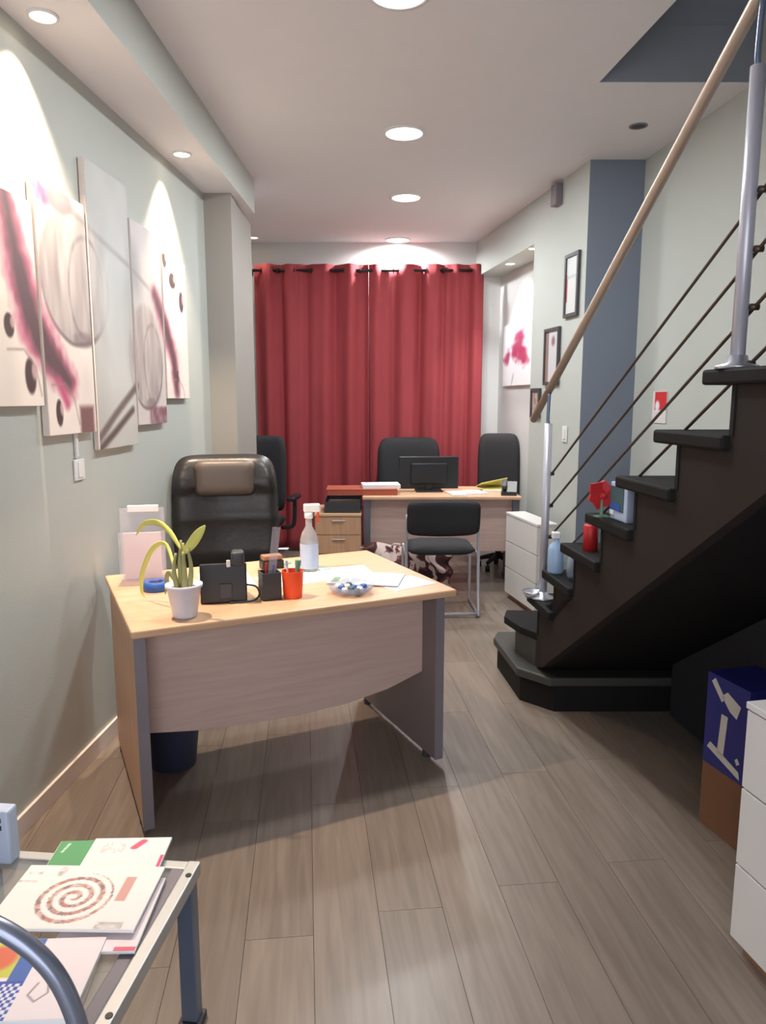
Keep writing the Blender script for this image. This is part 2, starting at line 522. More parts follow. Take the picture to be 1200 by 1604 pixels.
# ------------------------------------------------------------------ lamps
def downlight(x, y, z, warm, r, label, group, watt, spot=None):
    t = thing('ceiling_downlight', (x, y, z), 0, label, 'ceiling light', group)
    bm = B(); lathe(bm, [(r * 1.18, 0), (r * 1.18, -.006), (r, -.009), (r * .97, -.004), (r * .97, 0)], 32)
    obj('trim_ring', bm, 'white_plastic', t, True)
    bm = B(); lathe(bm, [(0, -.003), (r * .97, -.003)], 32)
    obj('diffuser', bm, 'warm' if warm else 'led', t)
    if spot:
        l = bpy.data.lights.new('lamp', 'SPOT'); l.spot_size = math.radians(spot); l.spot_blend = .8 if spot < 150 else .35; l.shadow_soft_size = .025
    else:
        l = bpy.data.lights.new('lamp', 'AREA'); l.shape = 'DISK'; l.size = r * 1.8
    l.energy = watt; l.color = WARM_COL if warm else LED_COL
    lo = bpy.data.objects.new('lamp', l); C.objects.link(lo); lo.parent = t; lo.location = (0, 0, -.016)
    return t
for (x, y), lb in zip(((.06, 2.96), (.119, 4.406), (.171, 5.741), (.14, 7.215)),
                      ('bright round white ceiling light nearest the camera, cut by the photo top',
                       'largest full bright white ceiling light above the front desk',
                       'bright white ceiling light above the rear desk',
                       'white ceiling light against the wall above the red curtains')):
    downlight(x, y, HC, False, .105, lb, 'white ceiling downlights', LED_W if y < 7 else 60, None if y < 7 else 172)
downlight(-1.13, 2.66, 2.76, True, .042, 'warm spotlight in the left soffit above the left end of the canvases', 'warm soffit spotlights', WARM_W * .9, 90)
downlight(-1.045, 4.05, 2.76, True, .042, 'warm spotlight in the left soffit beside the pilaster', 'warm soffit spotlights', WARM_W * .7, 80)
downlight(-1.2, 7.1, HC, True, .042, 'small warm ceiling spotlight above the left end of the curtain rod', 'warm soffit spotlights', 4, 110)
downlight(1.175, 5.95, 2.66, True, .042, 'warm spotlight at the front of the right alcove soffit', 'alcove spotlights', 40, 110)
downlight(1.10, 6.60, 2.66, False, .042, 'white spotlight at the rear of the right alcove soffit', 'alcove spotlights', 55, 110)
t = thing('ceiling_detector', (1.399, 4.299, HC), 0, 'small unlit round fitting on the ceiling near the stairwell opening', 'ceiling fitting')
bm = B(); lathe(bm, [(.05, 0), (.05, -.004), (.04, -.006), (.038, -.002)], 24); obj('trim_ring', bm, 'desk_grey', t, True)
bm = B(); lathe(bm, [(0, -.003), (.038, -.003)], 24); obj('lens', bm, 'frame_dark', t)

# ------------------------------------------------------------------ curtains
def curtain(name, x0, x1, ph, label):
    t = thing(name, ((x0 + x1) / 2, 7.2, 0), 0, label, 'curtain', 'red curtains')
    nx, nz = 150, 24; w = x1 - x0
    bm = B(); vs = []
    for j in range(nz + 1):
        z = .03 + (2.755 - .03) * j / nz
        row = []
        for i in range(nx + 1):
            u = i / nx
            k = 4.6
            a = 2 * PI * k * (u + .035 * math.sin(5 * u + ph)) + ph
            low = 1 - j / nz
            amp = .034 + .014 * math.sin(9 * u + ph * 2)
            y = amp * math.sin(a) + .008 * math.sin(2.3 * a + low * 2)
            x = -w / 2 + w * u + min(1, 8 * u, 8 * (1 - u)) * (.010 * math.cos(a) + .012 * low * math.sin(7 * u + ph))
            row.append(bm.verts.new((x, y, z)))
        vs.append(row)
    for j in range(nz):
        for i in range(nx):
            bm.faces.new((vs[j][i], vs[j][i + 1], vs[j + 1][i + 1], vs[j + 1][i]))
    o = obj('cloth', bm, 'curtain_red', t, True)
    sm = o.modifiers.new('thick', 'SOLIDIFY'); sm.thickness = .003
    for i in range(7):
        bm = B()
        ring = [(-.0, .022 * math.cos(a), .022 * math.sin(a)) for a in [2 * PI * k / 16 for k in range(17)]]
        tube(bm, ring, .005, 8, cap=False)
        obj('eyelet', bm, 'iron', t, True, loc=(-w / 2 + w * (i + .5) / 7, 0, 2.70))
    return t
curtain('curtain', -1.225, -.137, .4, 'wide red curtain hanging on the left half of the rod')
curtain('curtain', -.134, .955, 2.1, 'red curtain hanging on the right half of the rod behind the chair')
t = thing('curtain_rod', (0, 7.2, 2.70), 0, 'dark metal curtain rod across the back wall', 'curtain rod')
bm = B(); tube(bm, [(-1.28, 0, 0), (.97, 0, 0)], .013, 12); obj('rod', bm, 'iron', t, True)
for x in (-1.27, .0, .96):
    bm = B(); box(bm, x - .008, x + .008, .0, .138, -.008, .008); box(bm, x - .02, x + .02, .130, .138, -.03, .03); obj('bracket', bm, 'iron', t)
for x, s in ((-1.29, -1), (.985, 1)):
    bm = B(); bmesh.ops.create_uvsphere(bm, u_segments=12, v_segments=8, radius=.02); obj('finial', bm, 'iron', t, True, loc=(x, 0, 0))

# ------------------------------------------------------------------ five-panel canvas on the left wall
def art(Y, Z, base):
    n1 = vnoise(Y * 9, Z * 7, 1); n2 = vnoise(Y * 40, Z * 30, 2)
    c = np.ones(Y.shape + (3,)) * np.array(base, float)
    c *= (0.95 + .07 * n1)[..., None]
    # big glassy globes: vertical streaks, darker lower rim, broken outlines
    for cy, cz, ry, rz, sd in ((2.97, 1.965, .285, .26, 3), (3.66, 1.70, .21, .25, 4)):
        d = np.hypot((Y - cy) / ry, (Z - cz) / rz)
        q = (Y - cy) / ry
        st = vnoise(q * 7 + 40 + 1.2 * n1, (Z - cz) * 6 + 30, sd) * .65 + .35 * vnoise(q * 17 + 20, (Z - cz) * 9 + 30, sd + 5)
        lowr = np.clip((cz - Z) / rz * .5 + .5, 0, 1)
        g = np.stack([214 - 62 * (1 - st) - 20 * lowr, 203 - 62 * (1 - st) - 20 * lowr, 196 - 58 * (1 - st) - 16 * lowr], -1)
        a = soft(d, 1, .12)[..., None] * .85
        c = c * (1 - a) + g * a
        c = mixc(c, (96, 84, 86), soft(np.abs(d - 1.0 + .06 * (n1 - .5)), .03, .05) * .75 * np.clip(lowr * 1.4 - .35, 0, 1))
        c = mixc(c, (118, 106, 106), soft(np.abs(np.hypot((Y - cy - .08) / (ry * .55), (Z - cz + .04) / (rz * .8)) - 1 + .15 * (n1 - .5)), .05, .08) * .45 * (.3 + n2))
        c = mixc(c, (120, 104, 106), soft(np.hypot((Y - cy - .03) / (ry * .3), (Z - cz + rz * .9) / (rz * .12)), 1, .5) * .5)
    # large pale body of the middle canvas
    d = np.abs(Y - 3.33 - .04 * np.sin(Z * 6)) / .15
    c = mixc(c, (204, 205, 202), soft(d, 1, .8) * .8 * soft(np.abs(Z - 1.82), .36, .2))
    c = mixc(c, (168, 164, 166), soft(np.abs(Y - 3.19 - .05 * np.sin(Z * 9)), .03, .08) * .5 * soft(np.abs(Z - 1.95), .25, .2))
    c = mixc(c, (150, 146, 150), soft(np.abs(Y - 3.58 + .25 * np.maximum(0, Z - 2.0)), .05, .1) * .55 * soft(np.abs(Z - 2.1), .12, .1))
    d, _ = segdist(Y, Z, [(2.70, 2.20), (2.95, 2.215), (3.2, 2.16), (3.5, 2.10), (3.85, 2.0)])
    c = mixc(c, (130, 122, 122), soft(d, .006, .03) * .6 * (.4 + n1))
    # purple brush strokes
    def stroke(c, pts, w, k=1.0):
        d, tt = segdist(Y, Z, pts)
        ww = w * (.75 + .5 * np.sin(np.clip(tt, 0, 1) * PI)) * (.85 + .35 * n2)
        c = mixc(c, (186, 88, 118), soft(d, ww, .06) * .85 * k)
        return mixc(c, (84, 66, 70), soft(d + .02 * (n1 - .5), ww * .55, .05) * .9 * k)
    c = stroke(c, [(2.50, 2.16), (2.55, 1.95), (2.62, 1.76), (2.74, 1.64), (2.86, 1.56)], .075)
    c = mixc(c, (190, 84, 120), soft(segdist(Y, Z, [(2.78, 1.56), (2.83, 1.48)])[0], .02, .03))
    c = stroke(c, [(3.80, 2.02), (3.93, 1.88), (4.04, 1.72), (4.08, 1.54)], .05)
    c = mixc(c, (214, 98, 134), soft(segdist(Y, Z, [(2.68, 2.25), (2.76, 2.22)])[0], .05, .07) * (.5 + n2 * .6))
    c = mixc(c, (150, 126, 128), soft(np.hypot((Y - 2.87) / .1, (Z - 2.23) / .05), 1, .4) * .8)
    # dark seeds
    for y, z, ry, rz in ((2.583, 1.577, .036, .062), (2.765, 1.447, .026, .05), (2.47, 1.739, .03, .04), (4.205, 2.03, .035, .055), (4.07, 2.125, .05, .04), (3.96, 2.22, .03, .045), (4.1, 1.62, .02, .03)):
        d = np.hypot((Y - y) / ry, (Z - z) / rz)
        c = mixc(c, (70, 48, 50), soft(d, 1, .25) * .95)
        c = mixc(c, (212, 182, 176), soft(np.hypot((Y - y - ry * .75) / ry, (Z - z - .3 * rz) / rz), .5, .3) * .8)
    # maroon corner, folded leaf at the foot of the middle canvas
    c = mixc(c, (112, 74, 76), soft(np.maximum(np.abs(Y - 2.99) / .06, np.abs(Z - 1.41) / .06), 1, .4) * .9)
    c = mixc(c, (98, 82, 82), soft(segdist(Y, Z, [(3.08, 1.33), (3.26, 1.43), (3.52, 1.56)])[0], .018, .02) * .85)
    c = mixc(c, (84, 68, 68), soft(segdist(Y, Z, [(3.08, 1.285), (3.26, 1.36), (3.46, 1.45)])[0], .016, .02) * .9)
    c = mixc(c, (128, 88, 98), soft(np.maximum(np.abs(Y - 3.80) / .13, np.abs(Z - 1.41) / .05), 1, .3) * (.5 + .6 * n2))
    for y0, z0 in ((2.45, 1.66), (2.72, 1.55), (4.02, 1.60)):
        d, _ = segdist(Y, Z, [(y0, z0), (y0 + .1, z0 + .006), (y0 + .17, z0 - .05), (y0 + .2, z0 - .15)])
        c = mixc(c, (150, 132, 128), soft(d, .004, .008) * .7)
    return c
panels = [(2.25, 2.662, 1.475, 2.17, (236, 224, 214), 'leftmost printed canvas of the five, cropped by the photo edge, with a dark seed'),
          (2.682, 3.068, 1.366, 2.262, (232, 220, 212), 'second canvas from the left, with purple stroke and streaked grey globe'),
          (3.088, 3.505, 1.288, 2.45, (186, 184, 180), 'tallest middle canvas of the five, pale grey with diagonal folded leaf'),
          (3.525, 3.905, 1.376, 2.32, (206, 198, 196), 'fourth canvas from the left, with small grey globe and purple foot'),
          (3.925, 4.29, 1.502, 2.245, (240, 228, 220), 'rightmost canvas nearest the pilaster, white with black seeds')]
for y0, y1, z0, z1, base, lb in panels:
    ym = (y0 + y1) / 2
    t = thing('wall_canvas', (wl(ym), ym, (z0 + z1) / 2), -math.atan(.06), lb, 'canvas print', 'split canvas artwork on the left wall')
    h, w = z1 - z0, y1 - y0
    bm = B(); box(bm, .003, .028, -w / 2, w / 2, -h / 2, h / 2, .003, 2); obj('stretched_frame', bm, 'canvas_edge', t)
    zc = (z0 + z1) / 2
    printed('print', (.0288, -w / 2 + .002, -h / 2 + .002), (0, w - .004, 0), (0, 0, h - .004), int(w * 220), int(h * 220),
            lambda U, V, a=y0, b=w, c=z0, d=h, e=base: art(a + U * b, c + V * d, e), t)

# small socket and cable cover below the canvases
t = thing('wall_switch', (wl(2.94) + .001, 2.94, 1.22), -math.atan(.06), 'small white switch plate on the left wall below the canvases', 'switch')
bm = B(); box(bm, 0, .008, -.042, .042, -.042, .042, .003); obj('plate', bm, 'white_plastic', t)
bm = B(); box(bm, .008, .013, -.018, .018, -.03, .03, .002); obj('rocker', bm, 'white_plastic', t)
tag(obj('cable_cover', box(B(), 0, .01, -.012, .012, -.075, .075, .003), 'wall_white', loc=(wl(2.93) + .001, 2.925, 1.345), rz=-math.atan(.06)),
    'narrow white cable cover on the left wall above the switch', 'cable cover')

# ------------------------------------------------------------------ right wall: framed pictures, alcove print, switch
ra = math.atan(.163)
def frame(y0, y1, z0, z1, lb, ink):
    ym = (y0 + y1) / 2
    t = thing('framed_picture', (xr(ym), ym, (z0 + z1) / 2), ra, lb, 'picture', 'framed pictures on the right wall')
    w, h = y1 - y0, z1 - z0; b = .022
    bm = B()
    for a in ((-w / 2, -w / 2 + b, -h / 2, h / 2), (w / 2 - b, w / 2, -h / 2, h / 2), (-w / 2 + b, w / 2 - b, -h / 2, -h / 2 + b), (-w / 2 + b, w / 2 - b, h / 2 - b, h / 2)):
        box(bm, -.022, -.002, a[0], a[1], a[2], a[3])
    obj('frame', bm, 'frame_dark', t)
    printed('print', (-.012, w / 2 - b, -h / 2 + b), (0, -(w - 2 * b), 0), (0, 0, h - 2 * b), 24, 36, ink, t)
def ink1(U, V):
    c = np.ones(U.shape + (3,)) * np.array((206, 208, 206.))
    c = mixc(c, (190, 90, 90), soft(np.abs(U - .05), .06, .04) * (V < .7) * (V > .2))
    return mixc(c, (170, 178, 178), soft(np.abs(V - .65), .02, .02))
def ink2(U, V):
    c = np.ones(U.shape + (3,)) * np.array((204, 202, 204.))
    c = mixc(c, (150, 120, 110), soft(np.abs(U - .12), .12, .05))
    return mixc(c, (140, 110, 116), soft(np.hypot(U - .6, (V - .8) * 1.5), .14, .1))
def ink3(U, V):
    return mixc(np.ones(U.shape + (3,)) * np.array((188, 170, 160.)), (130, 90, 84), vnoise(U * 6, V * 8, 9) - .2)
frame(4.95, 5.17, 2.045, 2.455, 'framed white picture nearest the blue-grey column', ink1)
frame(5.23, 5.50, 1.60, 2.00, 'middle framed picture on the right wall, partly behind the handrail', ink2)
frame(5.56, 5.74, 1.36, 1.58, 'small framed picture at the alcove edge beside the handrail end', ink3)
t = thing('light_switch', (xr(5.1), 5.1, 1.26), ra, 'white light switch on the right wall beside the column', 'switch')
bm = B(); box(bm, -.009, -.001, -.04, .04, -.055, .055, .003); obj('plate', bm, 'white_plastic', t)
bm = B(); box(bm, -.014, -.009, -.02, .02, -.035, .035, .002); obj('rocker', bm, 'white_plastic', t)
tag(obj('wall_box', box(B(), -.05, -.001, -.05, .05, -.07, .07, .006), 'desk_grey', loc=(xr(5.34), 5.34, 2.89), rz=ra),
    'small grey box fixed high on the right wall under the ceiling', 'wall box')
# canvas in the alcove: white with red-purple blossoms, stepped outline
def ink_a(U, V):
    n = vnoise(U * 12, V * 16, 12)
    c = np.ones(U.shape + (3,)) * np.array((232, 230, 232.))
    for u, v, r in ((.55, .78, .13), (.5, .62, .17), (.62, .48, .16), (.42, .5, .1), (.72, .38, .1), (.12, .42, .09), (.2, .52, .07)):
        c = mixc(c, (170, 52, 88), soft(np.hypot(U - u, (V - v) * 1.3) + .08 * (n - .5), r, .12) * .9)
    c = mixc(c, (120, 110, 116), soft(np.abs(U - .3 - .4 * V) + .05 * n, .03, .02) * .5)
    return c
t = thing('alcove_canvas', (xi(6.72), 6.72, 1.88), ra, 'white canvas with red-purple blossoms hanging in the right alcove', 'canvas print')
bm = B(); box(bm, -.028, -.003, -.42, .42, -.26, .30, .003); obj('stretched_frame', bm, 'canvas_edge', t)
printed('print', (-.0288, .418, -.258), (0, -.836, 0), (0, 0, .556), 110, 74, ink_a, t)

# small red and white notice on the stair wall
def ink_n(U, V):
    c = np.ones(U.shape + (3,)) * np.array((222, 214, 214.))
    c = mixc(c, (206, 44, 50), ((V > .42) & (U > .15)).astype(float))
    return mixc(c, (236, 230, 230), soft(np.hypot(U - .35, V - .55), .16, .08))
t = thing('wall_notice', (xs(4.5), 4.5, 1.45), math.atan(.1), 'small red and white notice on the wall behind the stairs', 'notice')
bm = B(); box(bm, -.006, -.001, -.09, .09, -.095, .095); obj('board', bm, 'white_plastic', t)
printed('print', (-.0066, .088, -.093), (0, -.176, 0), (0, 0, .186), 24, 24, ink_n, t)

# ------------------------------------------------------------------ staircase
t = thing('staircase', (0, 0, 0), 0, 'dark wooden staircase rising along the right wall towards the camera', 'staircase')
RISE, GO = .1755, .2705
def nose(k): return {5: 3.40, 6: 3.62}.get(k, 2.083 + GO * k)
def hgt(k): return 1.58 - RISE * k
OV = .12
for k in range(-7, 7):
    y1, z = nose(k), hgt(k)
    y0 = (nose(k - 1)) - OV - .005
    bm = B(); prism(bm, [(sx(y0), y0), (xs(y0) - .012, y0), (xs(y1) - .012, y1), (sx(y1), y1)], z - .042, z)
    o = obj('tread', bm, 'stair_dark', t)
    bv = o.modifiers.new('bev', 'BEVEL'); bv.width = .008; bv.segments = 2
    yr = y1 - OV
    zb = hgt(k + 1)
    bm = B(); prism(bm, [(sx(yr) + .02, yr - .02), (xs(yr) - .012, yr - .02), (xs(yr) - .012, yr), (sx(yr) + .02, yr)], zb if k < 6 else .35, z - .042)
    obj('riser', bm, 'stair_dark', t)
# lowest two steps flare out to the left
bm = B(); prism(bm, [(.648, 3.80), (.70, 3.62), (.80, 3.46), (xs(3.46) - .012, 3.46), (xs(3.86) - .012, 3.86), (.68, 3.92)], .31, .352)
o = obj('tread', bm, 'stair_dark', t); bv = o.modifiers.new('bev', 'BEVEL'); bv.width = .008; bv.segments = 2
bm = B(); prism(bm, [(.70, 3.74), (.76, 3.52), (xs(3.5) - .012, 3.5), (xs(3.8) - .012, 3.8), (.73, 3.83)], .176, .31)
obj('riser', bm, 'stair_block', t)
bm = B(); prism(bm, [(.622, 3.97), (.668, 3.50), (.80, 3.36), (xs(3.4) - .012, 3.36), (xs(4.06) - .012, 4.06), (.66, 4.08)], .132, .176)
o = obj('tread', bm, 'stair_block', t); bv = o.modifiers.new('bev', 'BEVEL'); bv.width = .008; bv.segments = 2
bm = B(); prism(bm, [(.645, 3.97), (.688, 3.515), (.83, 3.375), (xs(3.4) - .012, 3.375), (xs(4.04) - .012, 4.04), (.68, 4.05)], .001, .132)
obj('bottom_step', bm, 'stair_dark', t)
# saw-tooth stringer on the open side
prof = []
for k in range(-7, 7):
    prof.append((nose(k - 1) - OV, hgt(k) - .042)); prof.append((nose(k) - OV, hgt(k) - .042))
    prof.append((nose(k) - OV, hgt(k + 1) - .042 if k < 6 else .353))
bot = lambda y: .99 + .655 * (2.22 - y)
prof += [(3.5, .353), (3.5, max(.18, bot(3.5)))]
y_top = nose(-8) - OV
low = [(y, bot(y)) for y in (3.4, 3.0, 2.6, 2.2, 1.8, 1.4, 1.0, .6, .2, y_top) if y >= y_top]
prof += [p for p in low]
bm = B()
a = [bm.verts.new((sx(y) + .022, y, z)) for y, z in prof]; b = [bm.verts.new((sx(y) + .06, y, z)) for y, z in prof]
bm.faces.new(a); bm.faces.new(b[::-1])
for i in range(len(a)):
    j = (i + 1) % len(a); bm.faces.new((a[i], b[i], b[j], a[j]))
bmesh.ops.triangulate(bm, faces=[f for f in bm.faces if len(f.verts) > 4])
obj('stringer', bm, 'stair_brown', t)
bm = B()   # boarded underside
for dz in (0,):
    pts = [(sx(3.45) + .06, 3.45, bot(3.45)), (xs(3.45) - .012, 3.45, bot(3.45)), (xs(y_top) - .012, y_top, bot(y_top)), (sx(y_top) + .06, y_top, bot(y_top))]
    extrude_poly(bm, pts, (0, 0, .02))
obj('underside_board', bm, 'stair_dark', t)
# dark partition below the stairs
bm = B()
ys = [3.34, 2.9, 2.2, 1.5, .9, .9, 3.34]
prt = [(3.34, .001), (3.34, bot(3.34) - .004), (.9, min(bot(.9) - .004, 1.84)), (.9, .001)]
pts = [(sx(y) + .62, y, z) for y, z in prt]
extrude_poly(bm, pts, (.03, 0, 0))
struct('wall_understairs', bm, 'dark_partition')

# railing
t = thing('stair_railing', (0, 0, 0), 0, 'brushed metal stair railing with thin dark rods and pale handrail', 'railing')
def rx(y): return sx(y) + .05
def railz(y): return 1.40 + .635 * (3.75 - y)
bm = B(); tube(bm, [(rx(y), y, railz(y)) for y in (3.755, 3.0, 2.0, 1.0, .45)], .018, 14); obj('handrail', bm, 'rail_wood', t, True)
def post(y, z0, z1, r=.019):
    bm = B(); tube(bm, [(rx(y), y, z0 + .012), (rx(y), y, z1)], r, 14)
    p = obj('post', bm, 'post_steel', t, True)
    bm = B(); tube(bm, smoothpath([(rx(y), y, z1 - .005), (rx(y) - .004, y, z1 + .03), (rx(y), y, railz(y) - .015)], 5), .008, 8); obj('bracket', bm, 'blue_steel', p, True)
    bm = B(); lathe(bm, [(0, z0), (.055, z0), (.055, z0 + .008), (.03, z0 + .016), (.024, z0 + .035), (0, z0 + .035)], 24, rx(y), y)
    obj('flange', bm, 'chrome', p, True)
    return p
posts = [(3.52, hgt(6), 1.385), (2.0, hgt(0), 2.33), (.52, hgt(-5), 3.20)]
for y, z0, z1 in posts: post(y, z0, z1)
for i in range(4):
    z_a, z_b = 1.145 - .155 * i, 2.03 - .146 * i
    sl = (z_b - z_a) / (3.52 - 1.98)
    bm = B(); tube(bm, [(rx(y) + .024, y, z_a + sl * (3.52 - y)) for y in (3.56, 1.98, .48)], .005, 8); rd = obj('rod', bm, 'rod_dark', t, True)
    for y in (3.52, 1.98):
        bm = B(); tube(bm, [(rx(y) + .034, y, z_a + sl * (3.52 - y)), (rx(y) + .012, y, z_a + sl * (3.52 - y))], .009, 10); obj('rod_clamp', bm, 'rod_dark', rd, True)

# things standing on the steps
t = thing('spray_bottle', (.80, 3.40 - .07, hgt(5)), 0, 'pale blue spray bottle standing on a stair tread beside the lower post', 'bottle')
bm = B(); lathe(bm, [(0, 0), (.034, 0), (.037, .01), (.037, .11), (.03, .13), (.013, .145), (.013, .16), (0, .16)], 20); obj('body', bm, 'bottle_blue', t, True)
bm = B(); box(bm, -.018, .018, -.014, .03, .16, .19, .005); box(bm, -.006, .006, .016, .024, .125, .165, .002); obj('trigger_head', bm, 'white_plastic', t)
t = thing('glass_jar', (.88, 3.20, hgt(5)), 0, 'round grey glass jar with domed lid on a low stair tread', 'jar')
bm = B(); lathe(bm, [(0, 0), (.05, 0), (.06, .02), (.062, .07), (.05, .1), (.046, .1), (.056, .07), (.054, .02), (0, .006)], 24); obj('bowl', bm, 'jar_glass', t, True)
bm = B(); lathe(bm, [(.052, .1), (.04, .125), (.015, .14), (.012, .155), (0, .16)], 20); obj('lid', bm, 'pale_blue', t, True)
t = thing('silver_dish', (.745, 3.55, hgt(6)), 0, 'small round silver dish on the lowest flared treads', 'dish')
bm = B(); lathe(bm, [(0, 0), (.035, 0), (.048, .02), (.05, .028), (.044, .028), (.03, .008), (0, .006)], 24); obj('bowl', bm, 'chrome', t, True)
bm = B(); lathe(bm, [(.05, .026), (.053, .029), (.05, .031)], 24); obj('rim', bm, 'chrome', t, True)
t = thing('red_candle', (.86, 2.99, hgt(4)), 0, 'red cylinder candle with pale wick cup on a middle stair tread', 'candle')
bm = B(); lathe(bm, [(0, 0), (.03, 0), (.03, .105), (.026, .11), (0, .106)], 20); obj('body', bm, 'red_paint', t, True)
bm = B(); tube(bm, [(.0, 0, .104), (.001, 0, .122)], .003, 6); obj('wick', bm, 'paper', t)
t = thing('gift_box', (.955, 2.70, hgt(3)), .12, 'pale grey box with teal and blue side on the stair tread beside the red ornament', 'box')
bm = B(); box(bm, -.085, .085, -.07, .07, 0, .14, .004); obj('carton', bm, 'pale_blue', t)
bm = B(); box(bm, -.087, -.085, -.045, .066, .035, .125); obj('side_print', bm, 'teal_dark', t)
bm = B(); box(bm, -.089, -.087, -.02, .064, .036, .062); obj('stripe', bm, 'blue_paint', t)
bm = B(); box(bm, -.090, -.0872, .03, .062, .018, .036); obj('tag', bm, 'paper', t)
t = thing('red_ornament', (.838, 2.775, hgt(3)), .1, 'red folded ornament beside the grey box on the stair tread', 'ornament')
bm = B()
for an, ln in ((.3, .06), (1.3, .055), (2.4, .07), (3.5, .055), (4.4, .06), (5.5, .055)):
    c0 = Vector((0, 0, .085))
    d = Vector((math.cos(an), .25 * math.sin(an * 2), math.sin(an)))
    s = Vector((-math.sin(an), .2, math.cos(an)))
    p = [c0, c0 + d * ln * .6 + s * .03, c0 + d * ln + s * .004, c0 + d * ln * .6 - s * .03]
    extrude_poly(bm, p, (0, .014, 0))
obj('petals', bm, 'red_paint', t)
bm = B(); bmesh.ops.create_icosphere(bm, subdivisions=2, radius=.018, matrix=Matrix.Translation((0, -.004, .085))); obj('knot', bm, 'red_paint', t, True)
bm = B(); tube(bm, [(0, .006, .002), (0, .006, .07)], .006, 8); box(bm, -.025, .025, -.012, .024, 0, .004); obj('foot', bm, 'green_soft', t)

# ------------------------------------------------------------------ front desk
DA = math.radians(25.8)
desk = thing('front_desk', (-.45, 2.96, 0), DA, 'beech front desk with curved modesty panel, nearest the camera', 'desk')
bm = B(); box(bm, -.62, .62, -.43, .43, .722, .75, .006); obj('desktop', bm, 'beech', desk)
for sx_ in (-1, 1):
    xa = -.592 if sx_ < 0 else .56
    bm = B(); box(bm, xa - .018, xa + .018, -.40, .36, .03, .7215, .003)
    p = obj('side_panel', bm, 'beech_v' if sx_ < 0 else 'desk_grey_brown', desk)  # right panel: shade of its inner face put into the darker grey-brown
    bm = B(); box(bm, xa - .019, xa + .019, -.404, -.40, .03, .7215); obj('edge_strip', bm, 'desk_grey', p)
    for yy in (-.3, .3):
        bm = B(); lathe(bm, [(0, .0005), (.018, .0005), (.018, .03), (0, .03)], 12, xa, yy); obj('foot', bm, 'plastic_dark', p)
pp = [(-.573, .7215), (-.573, .33), (-.40, .305), (-.2, .29), (.0, .287), (.2, .296), (.38, .325), (.541, .375), (.541, .7215)]
bm = B(); extrude_poly(bm, [(x, -.29, z) for x, z in pp], (0, .018, 0)); obj('modesty_panel', bm, 'beech_panel', desk)
bm = B(); box(bm, -.573, .541, .25, .28, .66, .7215); obj('rear_rail', bm, 'beech_panel', desk)
def D(x, y, z=.75):
    c, s = math.cos(DA), math.sin(DA)
    return (-.45 + x * c - y * s, 2.96 + x * s + y * c, z)

# waste bin under the desk
t = thing('waste_bin', D(-.42, .10, 0), 0, 'blue-grey waste bin under the left side of the front desk', 'bin')
bm = B(); lathe(bm, [(0, .001), (.09, .001), (.12, .27), (.125, .275), (.118, .275), (.086, .008), (0, .008)], 28); obj('bucket', bm, 'bin_blue', t, True)
bm = B(); lathe(bm, [(.119, .262), (.128, .264), (.128, .28), (.119, .28)], 28); obj('rim', bm, 'bin_blue', t, True)

# plant in a white pot
px_, py_ = -.69, 2.475
t = thing('potted_plant', (px_, py_, .75), 0, 'small plant with yellow leaves in a white tapered pot on the desk', 'plant')
bm = B(); lathe(bm, [(0, 0), (.038, 0), (.042, .008), (.058, .105), (.064, .108), (.064, .118), (.056, .118), (.052, .097), (0, .097)], 28); obj('pot', bm, 'ceramic', t, True)
bm = B(); lathe(bm, [(.0, .108), (.03, .106), (.053, .101)], 24); obj('soil', bm, 'soil', t, True)
for i, (dx, dy, tx, h) in enumerate(((-.022, .0, -.035, .15), (.0, .01, .0, .19), (.02, -.005, .03, .17), (.008, -.02, .01, .16), (-.012, .015, -.008, .2))):
    bm = B(); tube(bm, smoothpath([(dx, dy, .098), (dx + tx * .3, dy, .098 + h * .45), (dx * .4 + tx * .4, dy, .098 + h * .85)], 5), .008, 8, rfun=lambda s: .011 * (1 - .6 * s)); obj('stem', bm, 'stem_green', t, True)
def leaf(path, wmax, m, name='leaf'):
    pts = smoothpath(path, 8); n = len(pts); bm = B(); L = []; R_ = []; Mid = []
    for i, p in enumerate(pts):
        s = i / (n - 1); tg = (pts[min(i + 1, n - 1)] - pts[max(i - 1, 0)]).normalized()
        sd = tg.cross(Vector((0, 1, 0.15))).normalized()
        w = wmax * math.sin(PI * min(1, .06 + .94 * s)) ** .7 + .0006
        L.append(bm.verts.new(p + sd * w)); R_.append(bm.verts.new(p - sd * w)); Mid.append(bm.verts.new(p + Vector((0, .25 * w, 0))))
    for i in range(n - 1):
        bm.faces.new((L[i], Mid[i], Mid[i + 1], L[i + 1])); bm.faces.new((Mid[i], R_[i], R_[i + 1], Mid[i + 1]))
    o = obj(name, bm, m, t, True)
    sd = o.modifiers.new('thick', 'SOLIDIFY'); sd.thickness = .002
leaf([(.004, 0, .225), (.03, 0, .255), (.06, -.01, .295), (.085, -.01, .325)], .017, 'leaf_yellow')
leaf([(-.005, 0, .24), (-.05, .04, .29), (-.11, .10, .315), (-.18, .16, .30), (-.225, .20, .25)], .011, 'leaf_yellow')
leaf([(-.03, .04, .11), (-.10, .16, .22), (-.16, .19, .205), (-.205, .2, .12), (-.215, .2, .05), (-.205, .2, .012)], .009, 'leaf_yellow')
leaf([(-.02, 0, .11), (-.06, .03, .15), (-.075, .03, .07)], .008, 'stem_green')

